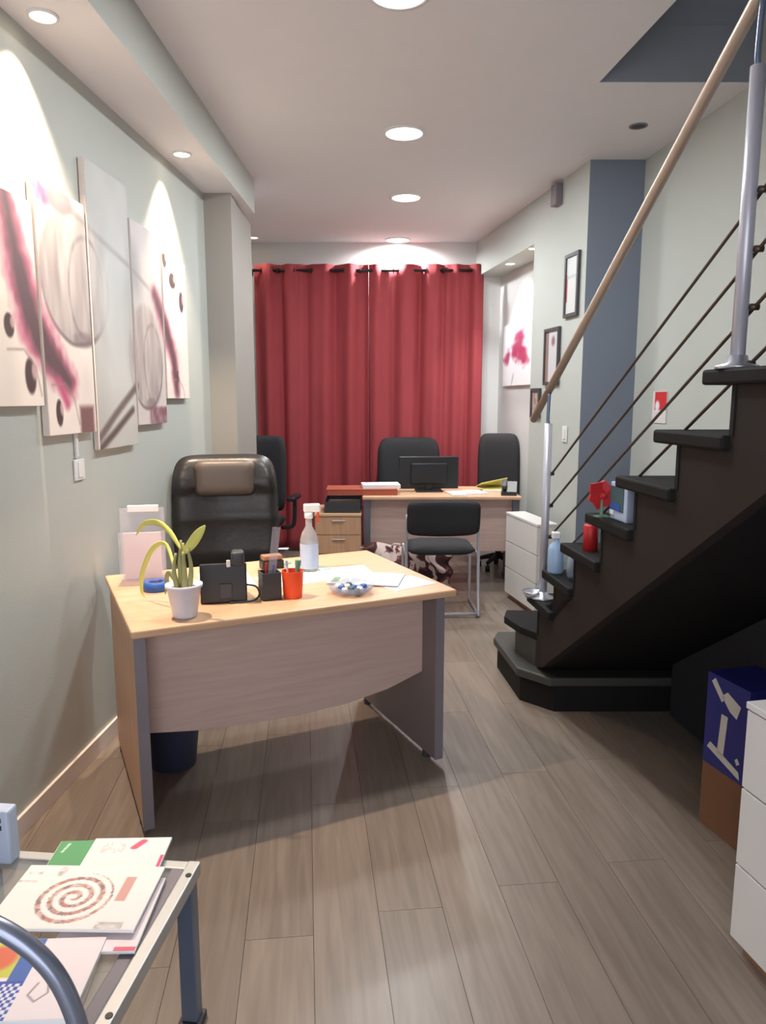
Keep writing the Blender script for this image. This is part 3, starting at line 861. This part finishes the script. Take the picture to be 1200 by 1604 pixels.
# acrylic stand with white card
t = thing('acrylic_stand', (-1.0, 2.985, .75), .2, 'clear acrylic stand holding a white strip at the desk left end', 'display stand')
bm = B(); box(bm, -.09, .09, -.085, .085, 0, .004, .001); obj('base', bm, 'acrylic', t)
bm = B(); box(bm, -.09, .09, .055, .059, .004, .30, .001); obj('back_plate', bm, 'acrylic', t)
bm = B(); box(bm, -.09, .09, -.012, -.008, .004, .21, .001); obj('front_plate', bm, 'acrylic', t)
bm = B(); box(bm, -.055, .068, .035, .054, .285, .312, .002); obj('card_strip', bm, 'paper', t)
bm = B(); box(bm, -.075, .075, .02, .026, .005, .20, .001); obj('leaflet', bm, 'paper_pink', t)
t = thing('tape_roll', (-.90, 2.835, .75), .3, 'blue-violet roll lying on the desk in front of the acrylic stand', 'tape')
bm = B(); lathe(bm, [(.028, .001), (.05, .001), (.05, .036), (.028, .036), (.028, .001)], 28); obj('roll', bm, 'blue_paint', t, True)
bm = B(); lathe(bm, [(.024, .001), (.0275, .001), (.0275, .036), (.024, .036), (.024, .001)], 28); obj('core', bm, 'box_blue', t, True)

# black desk telephone seen from behind, on a stand
t = thing('desk_telephone', (-.60, 2.69, .75), .22, 'black desk telephone with upright handset beside the plant', 'telephone')
bm = B(); extrude_poly(bm, [(-.085, -.05, 0), (-.085, .10, 0), (-.085, .10, .04), (-.085, -.03, .15), (-.085, -.05, .15)], (.17, 0, 0)); o = obj('body', bm, 'plastic_black', t)
bv = o.modifiers.new('bev', 'BEVEL'); bv.width = .006; bv.segments = 2
bm = B(); box(bm, .03, .078, -.065, .0, .14, .195, .012, 3); obj('handset', bm, 'plastic_dark', t, True)
bm = B(); box(bm, -.015, .03, -.056, -.0505, .02, .075, .002); obj('rear_plate', bm, 'plastic_dark', t)
bm = B(); box(bm, .012, .027, -.058, -.0505, .138, .165, .003); obj('white_tab', bm, 'white_plastic', t)
bm = B(); tube(bm, smoothpath([(.085, -.02, .06), (.12, -.02, .05), (.13, -.03, .02), (.10, -.05, .004), (.02, -.06, .004)], 6), .004, 8); obj('cord', bm, 'plastic_dark', t, True)

# pencil cups
def cup(name, x, y, r, m, lb, pens, sq=False):
    t = thing(name, (x, y, .75), .4, lb, 'pen cup')
    bm = B(); h = .105
    if sq:
        for a in ((-r, -r + .004, -r, r), (r - .004, r, -r, r), (-r + .004, r - .004, -r, -r + .004), (-r + .004, r - .004, r - .004, r)): box(bm, a[0], a[1], a[2], a[3], 0, h)
        box(bm, -r, r, -r, r, 0, .004)
    else:
        lathe(bm, [(0, 0), (r * .85, 0), (r, h), (r - .004, h), (r * .85 - .004, .004), (0, .004)], 24)
    obj('cup', bm, m, t)
    return t
cup('pen_cup', -.43, 2.715, .036, 'plastic_dark', 'dark square pen cup beside the telephone', 0, True)
cup('pen_cup', -.345, 2.73, .042, 'orange_plastic', 'bright orange pen cup on the front desk', 0)
def pen(x, y, tx, ty, h, m, lb, capm=None, r=.004):
    t = thing('pen', (x, y, .7545), 0, lb, 'pen', 'pens in the desk cups')
    bm = B(); tube(bm, [(0, 0, 0), (tx * .85, ty * .85, h * .85)], r, 8); obj('barrel', bm, m, t)
    bm = B(); tube(bm, [(tx * .85, ty * .85, h * .85), (tx, ty, h)], r * 1.25, 8); obj('cap', bm, capm or m, t)
pen(-.445, 2.70, .006, .004, .135, 'red_paint', 'red pen in the dark square cup')
pen(-.425, 2.725, .01, .0, .125, 'box_blue', 'blue pen in the dark square cup')
pen(-.355, 2.725, -.012, .0, .14, 'white_plastic', 'white pen in the orange cup', 'pale_blue')
pen(-.335, 2.735, .012, .0, .14, 'green_soft', 'thick green marker in the orange cup', 'green_soft', .009)
tag(obj('ruler', box(B(), -.015, .015, -.0015, .0015, 0, .27), 'acrylic', loc=(-.432, 2.715, .7545)), 'clear upright ruler in the dark square cup', 'ruler').rotation_euler = (0, .12, .35)

# spray bottle on the desk
t = thing('sanitizer_bottle', (-.325, 3.17, .75), .2, 'clear spray bottle with white and orange head on the front desk', 'bottle')
bm = B(); lathe(bm, [(0, 0), (.036, 0), (.04, .008), (.04, .14), (.032, .17), (.015, .2), (.014, .235), (0, .235)], 24); obj('body', bm, 'bottle_clear', t, True)
bm = B(); lathe(bm, [(.0408, .015), (.0408, .125)], 24); o = obj('label_band', bm, 'pale_blue', t, True)
bm = B(); lathe(bm, [(0, .235), (.019, .235), (.019, .262), (0, .262)], 16); obj('collar', bm, 'white_plastic', t, True)
bm = B(); box(bm, -.022, .05, -.016, .016, .262, .298, .006); obj('trigger_head', bm, 'white_plastic', t)
bm = B(); box(bm, .036, .046, -.006, .006, .215, .264, .003); obj('trigger', bm, 'orange_plastic', t)

# round glass dish with sweets
t = thing('sweet_dish', (-.125, 2.80, .75), 0, 'round glass dish of blue and white sweets on the front desk', 'dish')
bm = B(); lathe(bm, [(0, .001), (.06, .001), (.088, .02), (.092, .034), (.087, .034), (.082, .02), (.056, .007), (0, .007)], 36); obj('bowl', bm, 'jar_glass', t, True)
for i in range(11):
    a = i * 2.4; r = .012 + .05 * (i / 11) ** .7
    s = thing('sweet', (-.125 + r * math.cos(a), 2.80 + r * math.sin(a), .759), a, 'small wrapped sweet lying in the round glass dish', 'sweet', 'sweets in the glass dish')
    bm = B(); lathe(bm, [(0, 0), (.012, .003), (.015, .011), (.01, .02), (0, .022)], 10); obj('candy', bm, ('blue_paint', 'white_plastic', 'teal_dark', 'white_plastic')[i % 4], s, True)

# papers on the front desk
def ink_doc(seed, tint=(240, 242, 242), head=(170, 182, 180)):
    def f(U, V):
        r = np.random.RandomState(seed)
        c = np.ones(U.shape + (3,)) * np.array(tint, float)
        rows = np.floor(V * 26); ln = (r.rand(40)[np.clip(rows, 0, 39).astype(int)] * .5 + .35)
        on = (np.mod(V * 26, 1) > .45) & (U > .1) & (U < .1 + ln) & (V < .8) & (V > .1) & (r.rand(40)[np.clip(rows, 0, 39).astype(int)] > .3)
        c = mixc(c, (170, 174, 178), on * .6)
        c = mixc(c, head, ((V > .85) & (V < .95) & (U > .08) & (U < .5)).astype(float))
        return c
    return f
def sheet(x, y, z, rz, w, h, ink, lb, th=.0012, cat='paper', name='paper_sheet', body='paper'):
    t = thing(name, (x, y, z), rz, lb, cat)
    bm = B(); box(bm, -w / 2, w / 2, -h / 2, h / 2, 0, th); obj('sheets', bm, body, t)
    printed('print', (-w / 2, -h / 2, th + .0003), (w, 0, 0), (0, h, 0), 44, 60, ink, t)
    return t
def sheetD(x, y, dz, r, *a, **k): q = D(x, y); return sheet(q[0], q[1], .75 + dz, DA + r, *a, **k)
sheetD(.10, .02, .0, .10, .297, .21, ink_doc(1), 'white printed form left of the other papers on the front desk')
sheetD(.33, -.02, .0, -.15, .21, .297, ink_doc(2), 'stack of white papers in the middle of the desk paperwork', th=.004)
sheetD(.36, -.13, .0052, .95, .21, .297, ink_doc(3, (232, 240, 240), (120, 150, 110)), 'top brochure with a green line on the desk paperwork', th=.003)
sheetD(.475, -.245, .0, .2, .21, .17, ink_doc(4, (226, 236, 240)), 'pale leaflet at the right front corner of the desk')
sheetD(.20, .22, .0, .3, .15, .21, ink_doc(5, (150, 166, 150), (90, 110, 90)), 'grey-green booklet at the back of the front desk', th=.003)
sheetD(-.17, .12, .0, -.1, .21, .297, ink_doc(6), 'white paper behind the telephone and pen cups')
q = D(.12, .36)
t = thing('tape_dispenser', (-.50, 3.22, .75), DA, 'small wooden-topped dark dispenser behind the pen cups', 'dispenser')
bm = B(); box(bm, -.05, .05, -.03, .03, 0, .04, .006); obj('body', bm, 'plastic_black', t)
bm = B(); box(bm, -.045, .045, -.026, .026, .04, .062, .006); obj('top', bm, 'brown_wood', t)

# ------------------------------------------------------------------ office chairs
def office_chair(x, y, rz, lb, top=1.22, bw=.52, m='leather', arms=(-1, 1), seat_z=.46, head=True, group='black office chairs', br=1.0):
    """Swivel chair; faces -Y in its own frame."""
    t = thing('office_chair', (x, y, 0), rz, lb, 'chair', group)
    for k in range(5):
        a = 2 * PI * k / 5 + .35
        d = Vector((math.cos(a), math.sin(a), 0))
        bm = B(); tube(bm, [d * .03 + Vector((0, 0, .115)), d * .17 * br + Vector((0, 0, .098)), d * .29 * br + Vector((0, 0, .075))], .02, 10, rfun=lambda s: .026 - .01 * s)
        lg = obj('base_leg', bm, 'chrome' if m == 'leather' else 'plastic_black', t, True)
        bm = B(); c = d * .28 * br
        tube(bm, [(c.x - .02, c.y, .028), (c.x + .02, c.y, .028)], .0275, 12); tube(bm, [(c.x, c.y, .03), (c.x, c.y, .075)], .008, 8)
        obj('caster', bm, 'plastic_black', lg, True)
    bm = B(); tube(bm, [(0, 0, .09), (0, 0, seat_z - .06)], .027, 14); obj('gas_lift', bm, 'plastic_dark', t, True)
    bm = B(); box(bm, -.12, .12, -.1, .1, seat_z - .075, seat_z - .045, .01); obj('seat_plate', bm, 'plastic_black', t)
    bm = B(); pillow(bm, min(.52, bw + .02), .50, .11, 18, 18, 5)
    bmesh.ops.rotate(bm, verts=bm.verts[:], cent=(0, 0, 0), matrix=Matrix.Rotation(PI / 2, 3, 'X'))
    bmesh.ops.translate(bm, verts=bm.verts[:], vec=(0, -.02, seat_z)); obj('seat', bm, m, t, True)
    zb = seat_z + .06; hh = top - zb
    def fn(u, v, s):
        y = .235 + .07 * (v + 1) * .5 - .03 * (1 - u * u) * -1 * .6
        y += .035 * u * u * -1
        if s == -1 and head:
            y += .012 * (abs(math.sin(v * 5.2)) ** .6 - 1) + (.0 if v < .45 else -.018)
        return (0, y, zb + hh / 2)
    bm = B(); pillow(bm, bw, hh, .13, 22, 26, 5, fn, wfun=lambda v: 1.0 - .10 * max(0, v) ** 3 - .06 * max(0, -v) ** 2); obj('backrest', bm, m, t, True)
    bm = B(); tube(bm, smoothpath([(0, .12, seat_z - .06), (0, .27, seat_z - .05), (0, .315, seat_z + .05), (0, .31, seat_z + .25)], 6), .022, 10); obj('back_bracket', bm, 'plastic_black', t, True)
    if head:
        bm = B(); pillow(bm, bw * .56, .20, .07, 16, 12, 4, lambda u, v, s: (0, .222 - .01 * u * u, top - .125)); obj('headrest', bm, 'leather_sheen', t, True)
    if arms:
        for s in arms:
            bm = B(); tube(bm, smoothpath([(s * .2, .02, seat_z - .05), (s * .30, .02, seat_z - .03), (s * .315, .03, seat_z + .1), (s * .315, .03, seat_z + .2)], 6), .017, 10); ar = obj('arm_support', bm, 'plastic_black', t, True)
            bm = B(); box(bm, s * .315 - .035, s * .315 + .035, -.13, .16, seat_z + .195, seat_z + .232, .014, 3); obj('arm_pad', bm, 'plastic_black', ar, True)
    return t
office_chair(-.82, 3.80, .22, 'black leather executive chair behind the front desk', 1.195, .58, arms=())
office_chair(-1.07, 6.2, -.1, 'dark office chair half hidden behind the executive chair and pilaster', 1.18, .40, 'fabric_black', head=False, arms=(1,), br=.75)
office_chair(.27, 6.72, .1, 'black office chair behind the rear desk in front of the curtain', 1.14, .60, 'fabric_black', head=False, arms=())
office_chair(1.03, 6.44, -.1, 'black office chair in front of the right alcove', 1.19, .38, 'fabric_black', head=False, arms=(), br=.62)

# ------------------------------------------------------------------ rear desk and its things
desk2 = thing('rear_desk', (.46, 6.0, 0), 0, 'beech rear desk with grey metal legs in front of the curtain', 'desk')
bm = B(); box(bm, -.62, .62, -.345, .345, .724, .75, .006); obj('desktop', bm, 'beech', desk2)
bm = B(); box(bm, -.56, .56, -.25, -.232, .30, .7235); obj('modesty_panel', bm, 'beech_panel', desk2)
for s in (-1, 1):
    bm = B(); box(bm, s * .585 - .025, s * .585 + .025, -.30, -.25, .015, .7235); box(bm, s * .585 - .025, s * .585 + .025, .05, .10, .015, .7235); box(bm, s * .585 - .025, s * .585 + .025, -.32, .18, .0005, .03, .004)
    obj('leg_frame', bm, 'grey_metal', desk2)
ped = thing('drawer_pedestal', (-.345, 5.86, 0), 0, 'low beech drawer pedestal beside the left end of the rear desk', 'cabinet')
bm = B(); box(bm, -.185, .175, -.22, .25, .03, .60, .003); obj('body', bm, 'beech_v', ped)
bm = B(); box(bm, -.19, .178, -.245, .255, .60, .622, .004); obj('top', bm, 'beech', ped)
for z0, z1 in ((.035, .30), (.305, .45), (.455, .597)):
    bm = B(); box(bm, -.182, .172, -.237, -.221, z0, z1, .002); dr = obj('drawer', bm, 'beech_v', ped)
    bm = B(); tube(bm, [(-.05, -.248, z1 - .03), (.05, -.248, z1 - .03)], .005, 8); box(bm, -.05, -.044, -.25, -.237, z1 - .034, z1 - .026); box(bm, .044, .05, -.25, -.237, z1 - .034, z1 - .026); obj('handle', bm, 'alu', dr)
for x in (-.15, .14):
    for yy in (-.18, .2):
        bm = B(); lathe(bm, [(0, .0005), (.02, .0005), (.02, .03), (0, .03)], 12, x, yy); obj('caster', bm, 'plastic_black', ped)
t = thing('paper_tray', (-.315, 5.83, .622), 0, 'dark grey paper tray on the drawer pedestal', 'tray')
bm = B(); box(bm, -.14, .14, -.18, .18, 0, .006); box(bm, -.14, -.134, -.18, .18, .006, .1); box(bm, .134, .14, -.18, .18, .006, .1); box(bm, -.134, .134, .174, .18, .006, .1); box(bm, -.134, .134, -.18, -.174, .006, .085)
obj('shell', bm, 'plastic_dark', t)
bm = B(); box(bm, -.13, .13, -.17, .17, .007, .06); obj('paper_stack', bm, 'paper', t)
t = thing('red_binder', (-.16, 5.86, .7505), .03, 'flat red-brown binder spanning the pedestal tray and the rear desk', 'binder')
bm = B(); box(bm, -.29, .27, -.13, .15, 0, .006, .002); obj('cover', bm, 'red_folder', t)
bm = B(); box(bm, -.29, .27, -.13, .15, .042, .048, .002); obj('cover', bm, 'red_folder', t)
bm = B(); box(bm, -.28, .27, -.125, .145, .0065, .0415); obj('pages', bm, 'red_folder', t)
sheet(-.02, 5.88, .799, .1, .30, .21, ink_doc(7), 'thick white paper pile on top of the red-brown binder', th=.028, cat='paper pile', name='paper_pile')
sheet(.665, 5.86, .7505, .2, .30, .21, ink_doc(8), 'white papers on the rear desk right of the monitor', th=.012, cat='paper pile', name='paper_pile')
sheet(.90, 6.02, .7505, -.1, .16, .24, ink_doc(9), 'white papers near the right end of the rear desk', th=.02, cat='paper pile', name='paper_pile')
sheet(.60, 5.705, .7505, .1, .12, .07, ink_doc(10, (230, 206, 196)), 'small pinkish note at the front edge of the rear desk', th=.01, cat='note', name='note_pad')
t = thing('yellow_folder', (.90, 6.03, .7718), .15, 'yellow folder resting open on the papers of the rear desk', 'folder')
bm = B(); box(bm, -.11, .11, -.1, .1, 0, .003); obj('cover', bm, 'yellow_paper', t)
bm = B(); extrude_poly(bm, [(-.11, .10, .0035), (.11, .10, .0035), (.11, -.07, .09), (-.11, -.07, .05)], (0, .002, .003)); obj('flap', bm, 'yellow_paper', t)
t = thing('desk_phone_black', (1.0, 5.78, .7505), -.2, 'black telephone at the right end of the rear desk', 'telephone')
bm = B(); extrude_poly(bm, [(-.06, -.07, 0), (-.06, .09, 0), (-.06, .09, .09), (-.06, .06, .1), (-.06, -.07, .03)], (.12, 0, 0)); obj('body', bm, 'plastic_black', t)
bm = B(); box(bm, -.055, -.015, -.06, .07, .062, .092, .01, 3); o = obj('handset', bm, 'plastic_dark', t, True); o.rotation_euler = (.35, 0, 0); o.location = (0, -.005, .012)
t = thing('monitor', (.375, 6.0, .7505), .05, 'black computer monitor seen from behind on the rear desk', 'monitor')
bm = B(); box(bm, -.11, .11, -.08, .08, 0, .012, .004); obj('base', bm, 'plastic_black', t)
bm = B(); box(bm, -.03, .03, -.012, .02, .012, .10, .004); obj('neck', bm, 'plastic_black', t)
bm = B(); box(bm, -.245, .245, -.005, .03, .02, .285, .008, 2); obj('screen_housing', bm, 'plastic_black', t)
bm = B(); box(bm, -.15, .15, -.028, -.005, .06, .235, .012, 2); obj('rear_bulge', bm, 'plastic_black', t)
bm = B(); box(bm, -.235, .235, .03, .032, .03, .275); obj('screen', bm, 'plastic_dark', t)

# visitor chair in front of the rear desk
t = thing('visitor_chair', (.41, 5.0, 0), .03, 'black visitor chair with chrome sled frame facing the rear desk', 'chair')
bm = B(); pillow(bm, .50, .235, .045, 22, 12, 5, lambda u, v, s: (0, -.03 + .05 * u * u * -1 - .02 * v, .70 - .022 * (1 - u * u) * (1 if v < 0 else 0))); obj('backrest', bm, 'fabric_black', t, True)
bm = B(); pillow(bm, .48, .43, .075, 18, 16, 5)
bmesh.ops.rotate(bm, verts=bm.verts[:], cent=(0, 0, 0), matrix=Matrix.Rotation(PI / 2, 3, 'X'))
bmesh.ops.translate(bm, verts=bm.verts[:], vec=(0, .18, .455)); obj('seat', bm, 'fabric_black', t, True)
for s in (-1, 1):
    bm = B(); tube(bm, smoothpath([(s * .245, -.03, .72), (s * .25, -.02, .5), (s * .25, -.04, .2), (s * .25, -.08, .035), (s * .25, -.06, .015), (s * .25, .1, .0125), (s * .25, .33, .0125), (s * .25, .37, .03), (s * .25, .37, .40), (s * .25, .34, .425), (s * .25, .1, .43), (s * .25, -.01, .43)], 6), .011, 10)
    obj('leg', bm, 'chrome', t, True)
bm = B(); tube(bm, [(-.25, -.075, .024), (.25, -.075, .024)], .011, 10); obj('cross_bar', bm, 'chrome', t, True)
bm = B(); tube(bm, [(-.25, .25, .415), (.25, .25, .415)], .01, 10); obj('cross_bar', bm, 'chrome', t, True)

# patterned bag under the rear desk
t = thing('patterned_bag', (.18, 5.56, 0), .05, 'maroon and white patterned bag on the floor under the rear desk', 'bag')
bm = B(); pillow(bm, .70, .40, .20, 26, 18, 3, lambda u, v, s: (.02 * math.sin(9 * v + 3 * u), .015 * math.sin(7 * u + 4 * v), .2005 + .02 * math.sin(6 * u) * max(0, v))); obj('body', bm, 'bag_pattern', t, True)
bm = B(); tube(bm, smoothpath([(-.12, -.06, .36), (-.10, -.085, .41), (0, -.10, .40), (.10, -.085, .41), (.12, -.06, .36)], 6), .009, 8); obj('handle', bm, 'bag_pattern', t, True)

# ------------------------------------------------------------------ white drawer cabinets
def cabinet(x, y, rz, L, Dp, H, lb, n=3):
    """Front lies on local x=0 and faces -X; nearest end at local y=0."""
    t = thing('drawer_cabinet', (x, y, 0), rz, lb, 'cabinet', 'white drawer cabinets')
    bm = B(); box(bm, .018, Dp, 0, L, .04, H - .018, .002); obj('body', bm, 'white_lacquer', t)
    bm = B(); box(bm, .03, Dp - .02, .02, L - .02, .001, .04); obj('plinth', bm, 'brown_wood', t)
    bm = B(); box(bm, -.002, Dp, -.003, L + .003, H - .018, H, .002); obj('top', bm, 'white_lacquer', t)
    dh = (H - .018 - .045) / n
    for i in range(n):
        bm = B(); box(bm, 0, .017, .002, L - .002, .045 + i * dh + .002, .045 + (i + 1) * dh - .004, .0015); obj('drawer', bm, 'white_lacquer', t)
    return t
cabinet(1.045, 4.90, .2, .58, .15, .66, 'white three-drawer cabinet behind the foot of the stairs')
cabinet(1.075, 1.21, .2, .62, .38, .72, 'white drawer cabinet at the right edge under the stairs')
t = thing('desk_tray', (1.13, 1.60, .7205), .2, 'black tray with silver rim on the white cabinet', 'tray')
bm = B(); box(bm, -.07, .12, -.22, .13, 0, .035, .004); obj('body', bm, 'plastic_black', t)
bm = B(); box(bm, -.075, .125, .13, .142, 0, .045, .003); obj('rim', bm, 'alu', t)

# cartons beside the near cabinet
CR = .26
t = thing('brown_carton', (1.165, 2.34, 0), CR, 'brown cardboard box on the floor under the blue box', 'box')
bm = B(); box(bm, 0, .26, -.08, .11, .001, .235, .002); obj('body', bm, 'cardboard', t)
bm = B(); box(bm, .10, .16, -.081, .111, .06, .2355); obj('tape_strip', bm, 'brown_wood', t)
t = thing('blue_carton', (1.16, 2.34, .236), CR, 'dark blue box with white lettering standing on the brown carton', 'box')
bm = B(); box(bm, 0, .2, -.095, .105, 0, .33, .002); obj('body', bm, 'box_blue', t)
def mark(pts, name='letter_mark'):
    bm = B(); extrude_poly(bm, [(-.0005, y, z) for y, z in pts], (-.0015, 0, 0)); obj(name, bm, 'box_white', t)
mark([(.082, .302), (.066, .318), (.012, .262), (.028, .246)])
mark([(.03, .268), (.004, .29), (-.06, .262), (-.045, .215), (-.012, .228)])
mark([(.025, .205), (-.005, .205), (.005, .06), (.035, .06)])
mark([(.085, .062), (.07, .085), (-.07, .04), (-.075, .015)])
mark([(-.05, .075), (-.06, .085), (-.072, .07), (-.06, .06)])

# ------------------------------------------------------------------ foreground table, magazines, chair
t = thing('low_table', (-.73, 1.365, 0), -.10, 'low glass-topped table with aluminium edge at the lower left', 'table')
HX, HY = .275, .255
bm = B(); box(bm, -HX + .03, HX - .03, -HY + .03, HY - .03, .406, .412); obj('glass_top', bm, 'glass_top', t)
for s in (-1, 1):
    bm = B(); box(bm, s * HX - .03 if s > 0 else -HX, HX if s > 0 else -HX + .03, -HY, HY, .385, .42, .004)
    rl = obj('edge_rail', bm, 'alu', t)
    bm = B(); box(bm, s * (HX - .046) - .015, s * (HX - .046) + .015, -HY + .01, HY - .01, .392, .416, .003); obj('inner_strip', bm, 'desk_grey', rl)
    for yy in (-.19, .2):
        bm = B(); lathe(bm, [(0, .4195), (.007, .4195), (.007, .4215), (0, .4215)], 12, s * (HX - .01), yy); obj('bolt', bm, 'plastic_black', rl)
    bm = B(); box(bm, -HX + .02, HX - .02, s * HY - (.03 if s > 0 else 0), s * HY + (0 if s > 0 else .03), .385, .418, .004); obj('edge_rail', bm, 'alu', t)
for sx_ in (-1, 1):
    for sy_ in (-1, 1):
        bm = B(); cx, cy = sx_ * (HX - .03), sy_ * (HY - .02)
        box(bm, cx - .02, cx + .02, cy - .018, cy + .018, .02, .384, .003); lg = obj('leg', bm, 'blue_steel', t)
        bm = B(); box(bm, cx - .028, cx + .028, cy - .028, cy + .028, .0005, .02, .004); obj('foot', bm, 'plastic_dark', lg)
def inkM1(U, V):
    c = np.ones(U.shape + (3,)) * np.array((242, 234, 230.))
    X = (U - .47) * 1.5; Y = V - .47
    r = np.hypot(X, Y); th = np.arctan2(Y, X)
    n = vnoise(U * 34, V * 24, 21)
    ph = np.mod(r / .115 - th / (2 * PI), 1)
    band = ((ph > .22) & (ph < .68) & (r < .40) & (r > .03)).astype(float)
    c = mixc(c, (186, 128, 116), band * (.35 + .75 * n))
    c = mixc(c, (132, 112, 116), band * (vnoise(U * 50, V * 36, 22) > .62) * .8)
    c = mixc(c, (206, 140, 128), ((np.abs(U - .80) < .035) & (V > .42) & (V < .82)) * .8)
    for u0, v0, w_, h_ in ((.08, .86, .05, .02), (.05, .72, .08, .02), (.27, .9, .03, .08), (.82, .06, .09, .05)):
        c = mixc(c, (150, 142, 142), ((np.abs(U - u0) < w_) & (np.abs(V - v0) < h_)) * .5 * n * 1.6)
    return c
def inkM2(U, V):
    n = vnoise(U * 40, V * 30, 25)
    c = np.ones(U.shape + (3,)) * np.array((243, 234, 228.))
    c = mixc(c, (222, 84, 112), soft(segdist(U * .7, V, [(.40, .80), (.46, .93)])[0], .035, .02))
    c = mixc(c, (206, 190, 186), ((U > .15) & (U < .45) & (V > .7) & (V < .93) & (n > .55)) * .6)
    c = mixc(c, (226, 70, 110), ((U > .96) & (V > .3) & (V < .65)).astype(float))
    return c
def inkM3(U, V):
    c = np.ones(U.shape + (3,)) * np.array((88, 158, 104.))
    c = mixc(c, (214, 78, 90), soft(np.hypot(U - .42, (V - .85) * 1.3), .06, .04))
    c = mixc(c, (226, 240, 226), soft(segdist(U, V, [(.07, .70), (.10, .93)])[0], .012, .015) * (vnoise(U * 60, V * 60, 3) > .3))
    return c
def inkM4(U, V):
    c = np.ones(U.shape + (3,)) * np.array((244, 230, 232.))
    return mixc(c, (224, 96, 120), ((U > .75) & (V < .05)).astype(float))
def inkM5(U, V):
    c = np.ones(U.shape + (3,)) * np.array((244, 230, 232.))
    st = (U > .32) & (U < .47)
    c = mixc(c, (70, 106, 178), st.astype(float))
    ck = ((np.floor(U * 34) + np.floor(V * 26)) % 2 == 0) & (U < .47) & (V < .42)
    c = mixc(c, (64, 84, 176), ((U < .47) & (V < .45)).astype(float)); c = mixc(c, (232, 232, 240), ck.astype(float))
    c = mixc(c, (204, 206, 84), ((U < .32) & (V > .5)).astype(float))
    c = mixc(c, (222, 110, 82), soft(np.hypot((U - .14), (V - .75) * .9), .15, .06))
    d = segdist(U, V, [(.60, .42), (.56, .28), (.64, .2), (.72, .3), (.68, .44), (.78, .34), (.84, .28), (.88, .4)])[0]
    c = mixc(c, (130, 112, 118), soft(d, .008, .012) * .8)
    return mixc(c, (140, 130, 170), ((U > .5) & (U < .62) & (V > .62) & (V < .74) & (vnoise(U * 60, V * 60, 8) > .5)) * .7)
ZT = .4215
def magazine(x, y, z, rz, w, h, th, ink, lb, nu=110, nv=90):
    g = thing('magazine', (x, y, z), rz, lb, 'magazine', 'magazines on the low table')
    bm = B(); box(bm, -w / 2, w / 2, -h / 2, h / 2, 0, th, .001); obj('pages', bm, 'paper', g)
    printed('cover', (-w / 2 + .0015, -h / 2 + .0015, th + .0003), (w - .003, 0, 0), (0, h - .003, 0), nu, nv, ink, g)
magazine(-.66, 1.225, ZT, .05, .22, .20, .010, inkM5, 'white magazine with blue check stripe and yellow corner, under the chair arm')
magazine(-.575, 1.405, ZT, .02, .17, .225, .006, inkM4, 'plain white magazine peeking out below the spiral cover')
magazine(-.665, 1.59, ZT, .06, .24, .15, .006, inkM3, 'green magazine corner showing at the back of the pile')
magazine(-.608, 1.56, ZT + .007, .03, .185, .20, .007, inkM2, 'white magazine with red title strip at the back of the pile')
magazine(-.655, 1.438, ZT + .015, -.02, .31, .205, .006, inkM1, 'top white magazine with a large red-brown spiral on its cover')
t = thing('leaflet_box', (-.905, 1.60, ZT - .0035), -.1, 'pale blue upright leaflet box cut by the left photo edge', 'box')
bm = B(); box(bm, -.06, .035, -.02, .02, 0, .135, .006); obj('body', bm, 'pale_blue', t)
for z in (.088, .107):
    bm = B(); box(bm, .0, .018, -.0215, -.0198, z, z + .011); obj('dark_square', bm, 'plastic_dark', t)

# chair in the near left corner; only the front bend of its arm tube is in view
t = thing('armchair', (-.95, .77, 0), 0, 'chair with curved chrome tube arm at the lower left corner', 'chair')
for yy in (.27, -.27):
    bm = B(); tube(bm, smoothpath([(-.28, yy, .76), (-.10, yy, .735), (.14, yy, .725), (.255, yy, .71), (.345, yy, .68), (.415, yy, .62), (.452, yy, .54), (.465, yy, .44), (.465, yy, .2), (.465, yy, .0155)], 8), .0155, 14); obj('arm_tube', bm, 'arm_steel', t, True)
    bm = B(); tube(bm, [(-.22, yy * .96, .0155), (-.25, yy * .96, .45), (-.31, yy * .96, .95)], .0135, 12); obj('rear_leg', bm, 'arm_steel', t, True)
bm = B(); pillow(bm, .50, .48, .07, 14, 14, 5)
bmesh.ops.rotate(bm, verts=bm.verts[:], cent=(0, 0, 0), matrix=Matrix.Rotation(PI / 2, 3, 'X')); bmesh.ops.translate(bm, verts=bm.verts[:], vec=(.03, 0, .44)); obj('seat', bm, 'fabric_black', t, True)
bm = B(); pillow(bm, .46, .36, .05, 14, 12, 5)
bmesh.ops.rotate(bm, verts=bm.verts[:], cent=(0, 0, 0), matrix=Matrix.Rotation(PI / 2, 3, 'Z')); bmesh.ops.translate(bm, verts=bm.verts[:], vec=(-.265, 0, .76)); obj('backrest', bm, 'fabric_black', t, True)
bm = B(); tube(bm, [(-.235, -.26, .42), (-.235, .26, .42)], .011, 10); tube(bm, [(.465, -.27, .40), (.465, .27, .40)], .011, 10); obj('cross_bar', bm, 'arm_steel', t, True)
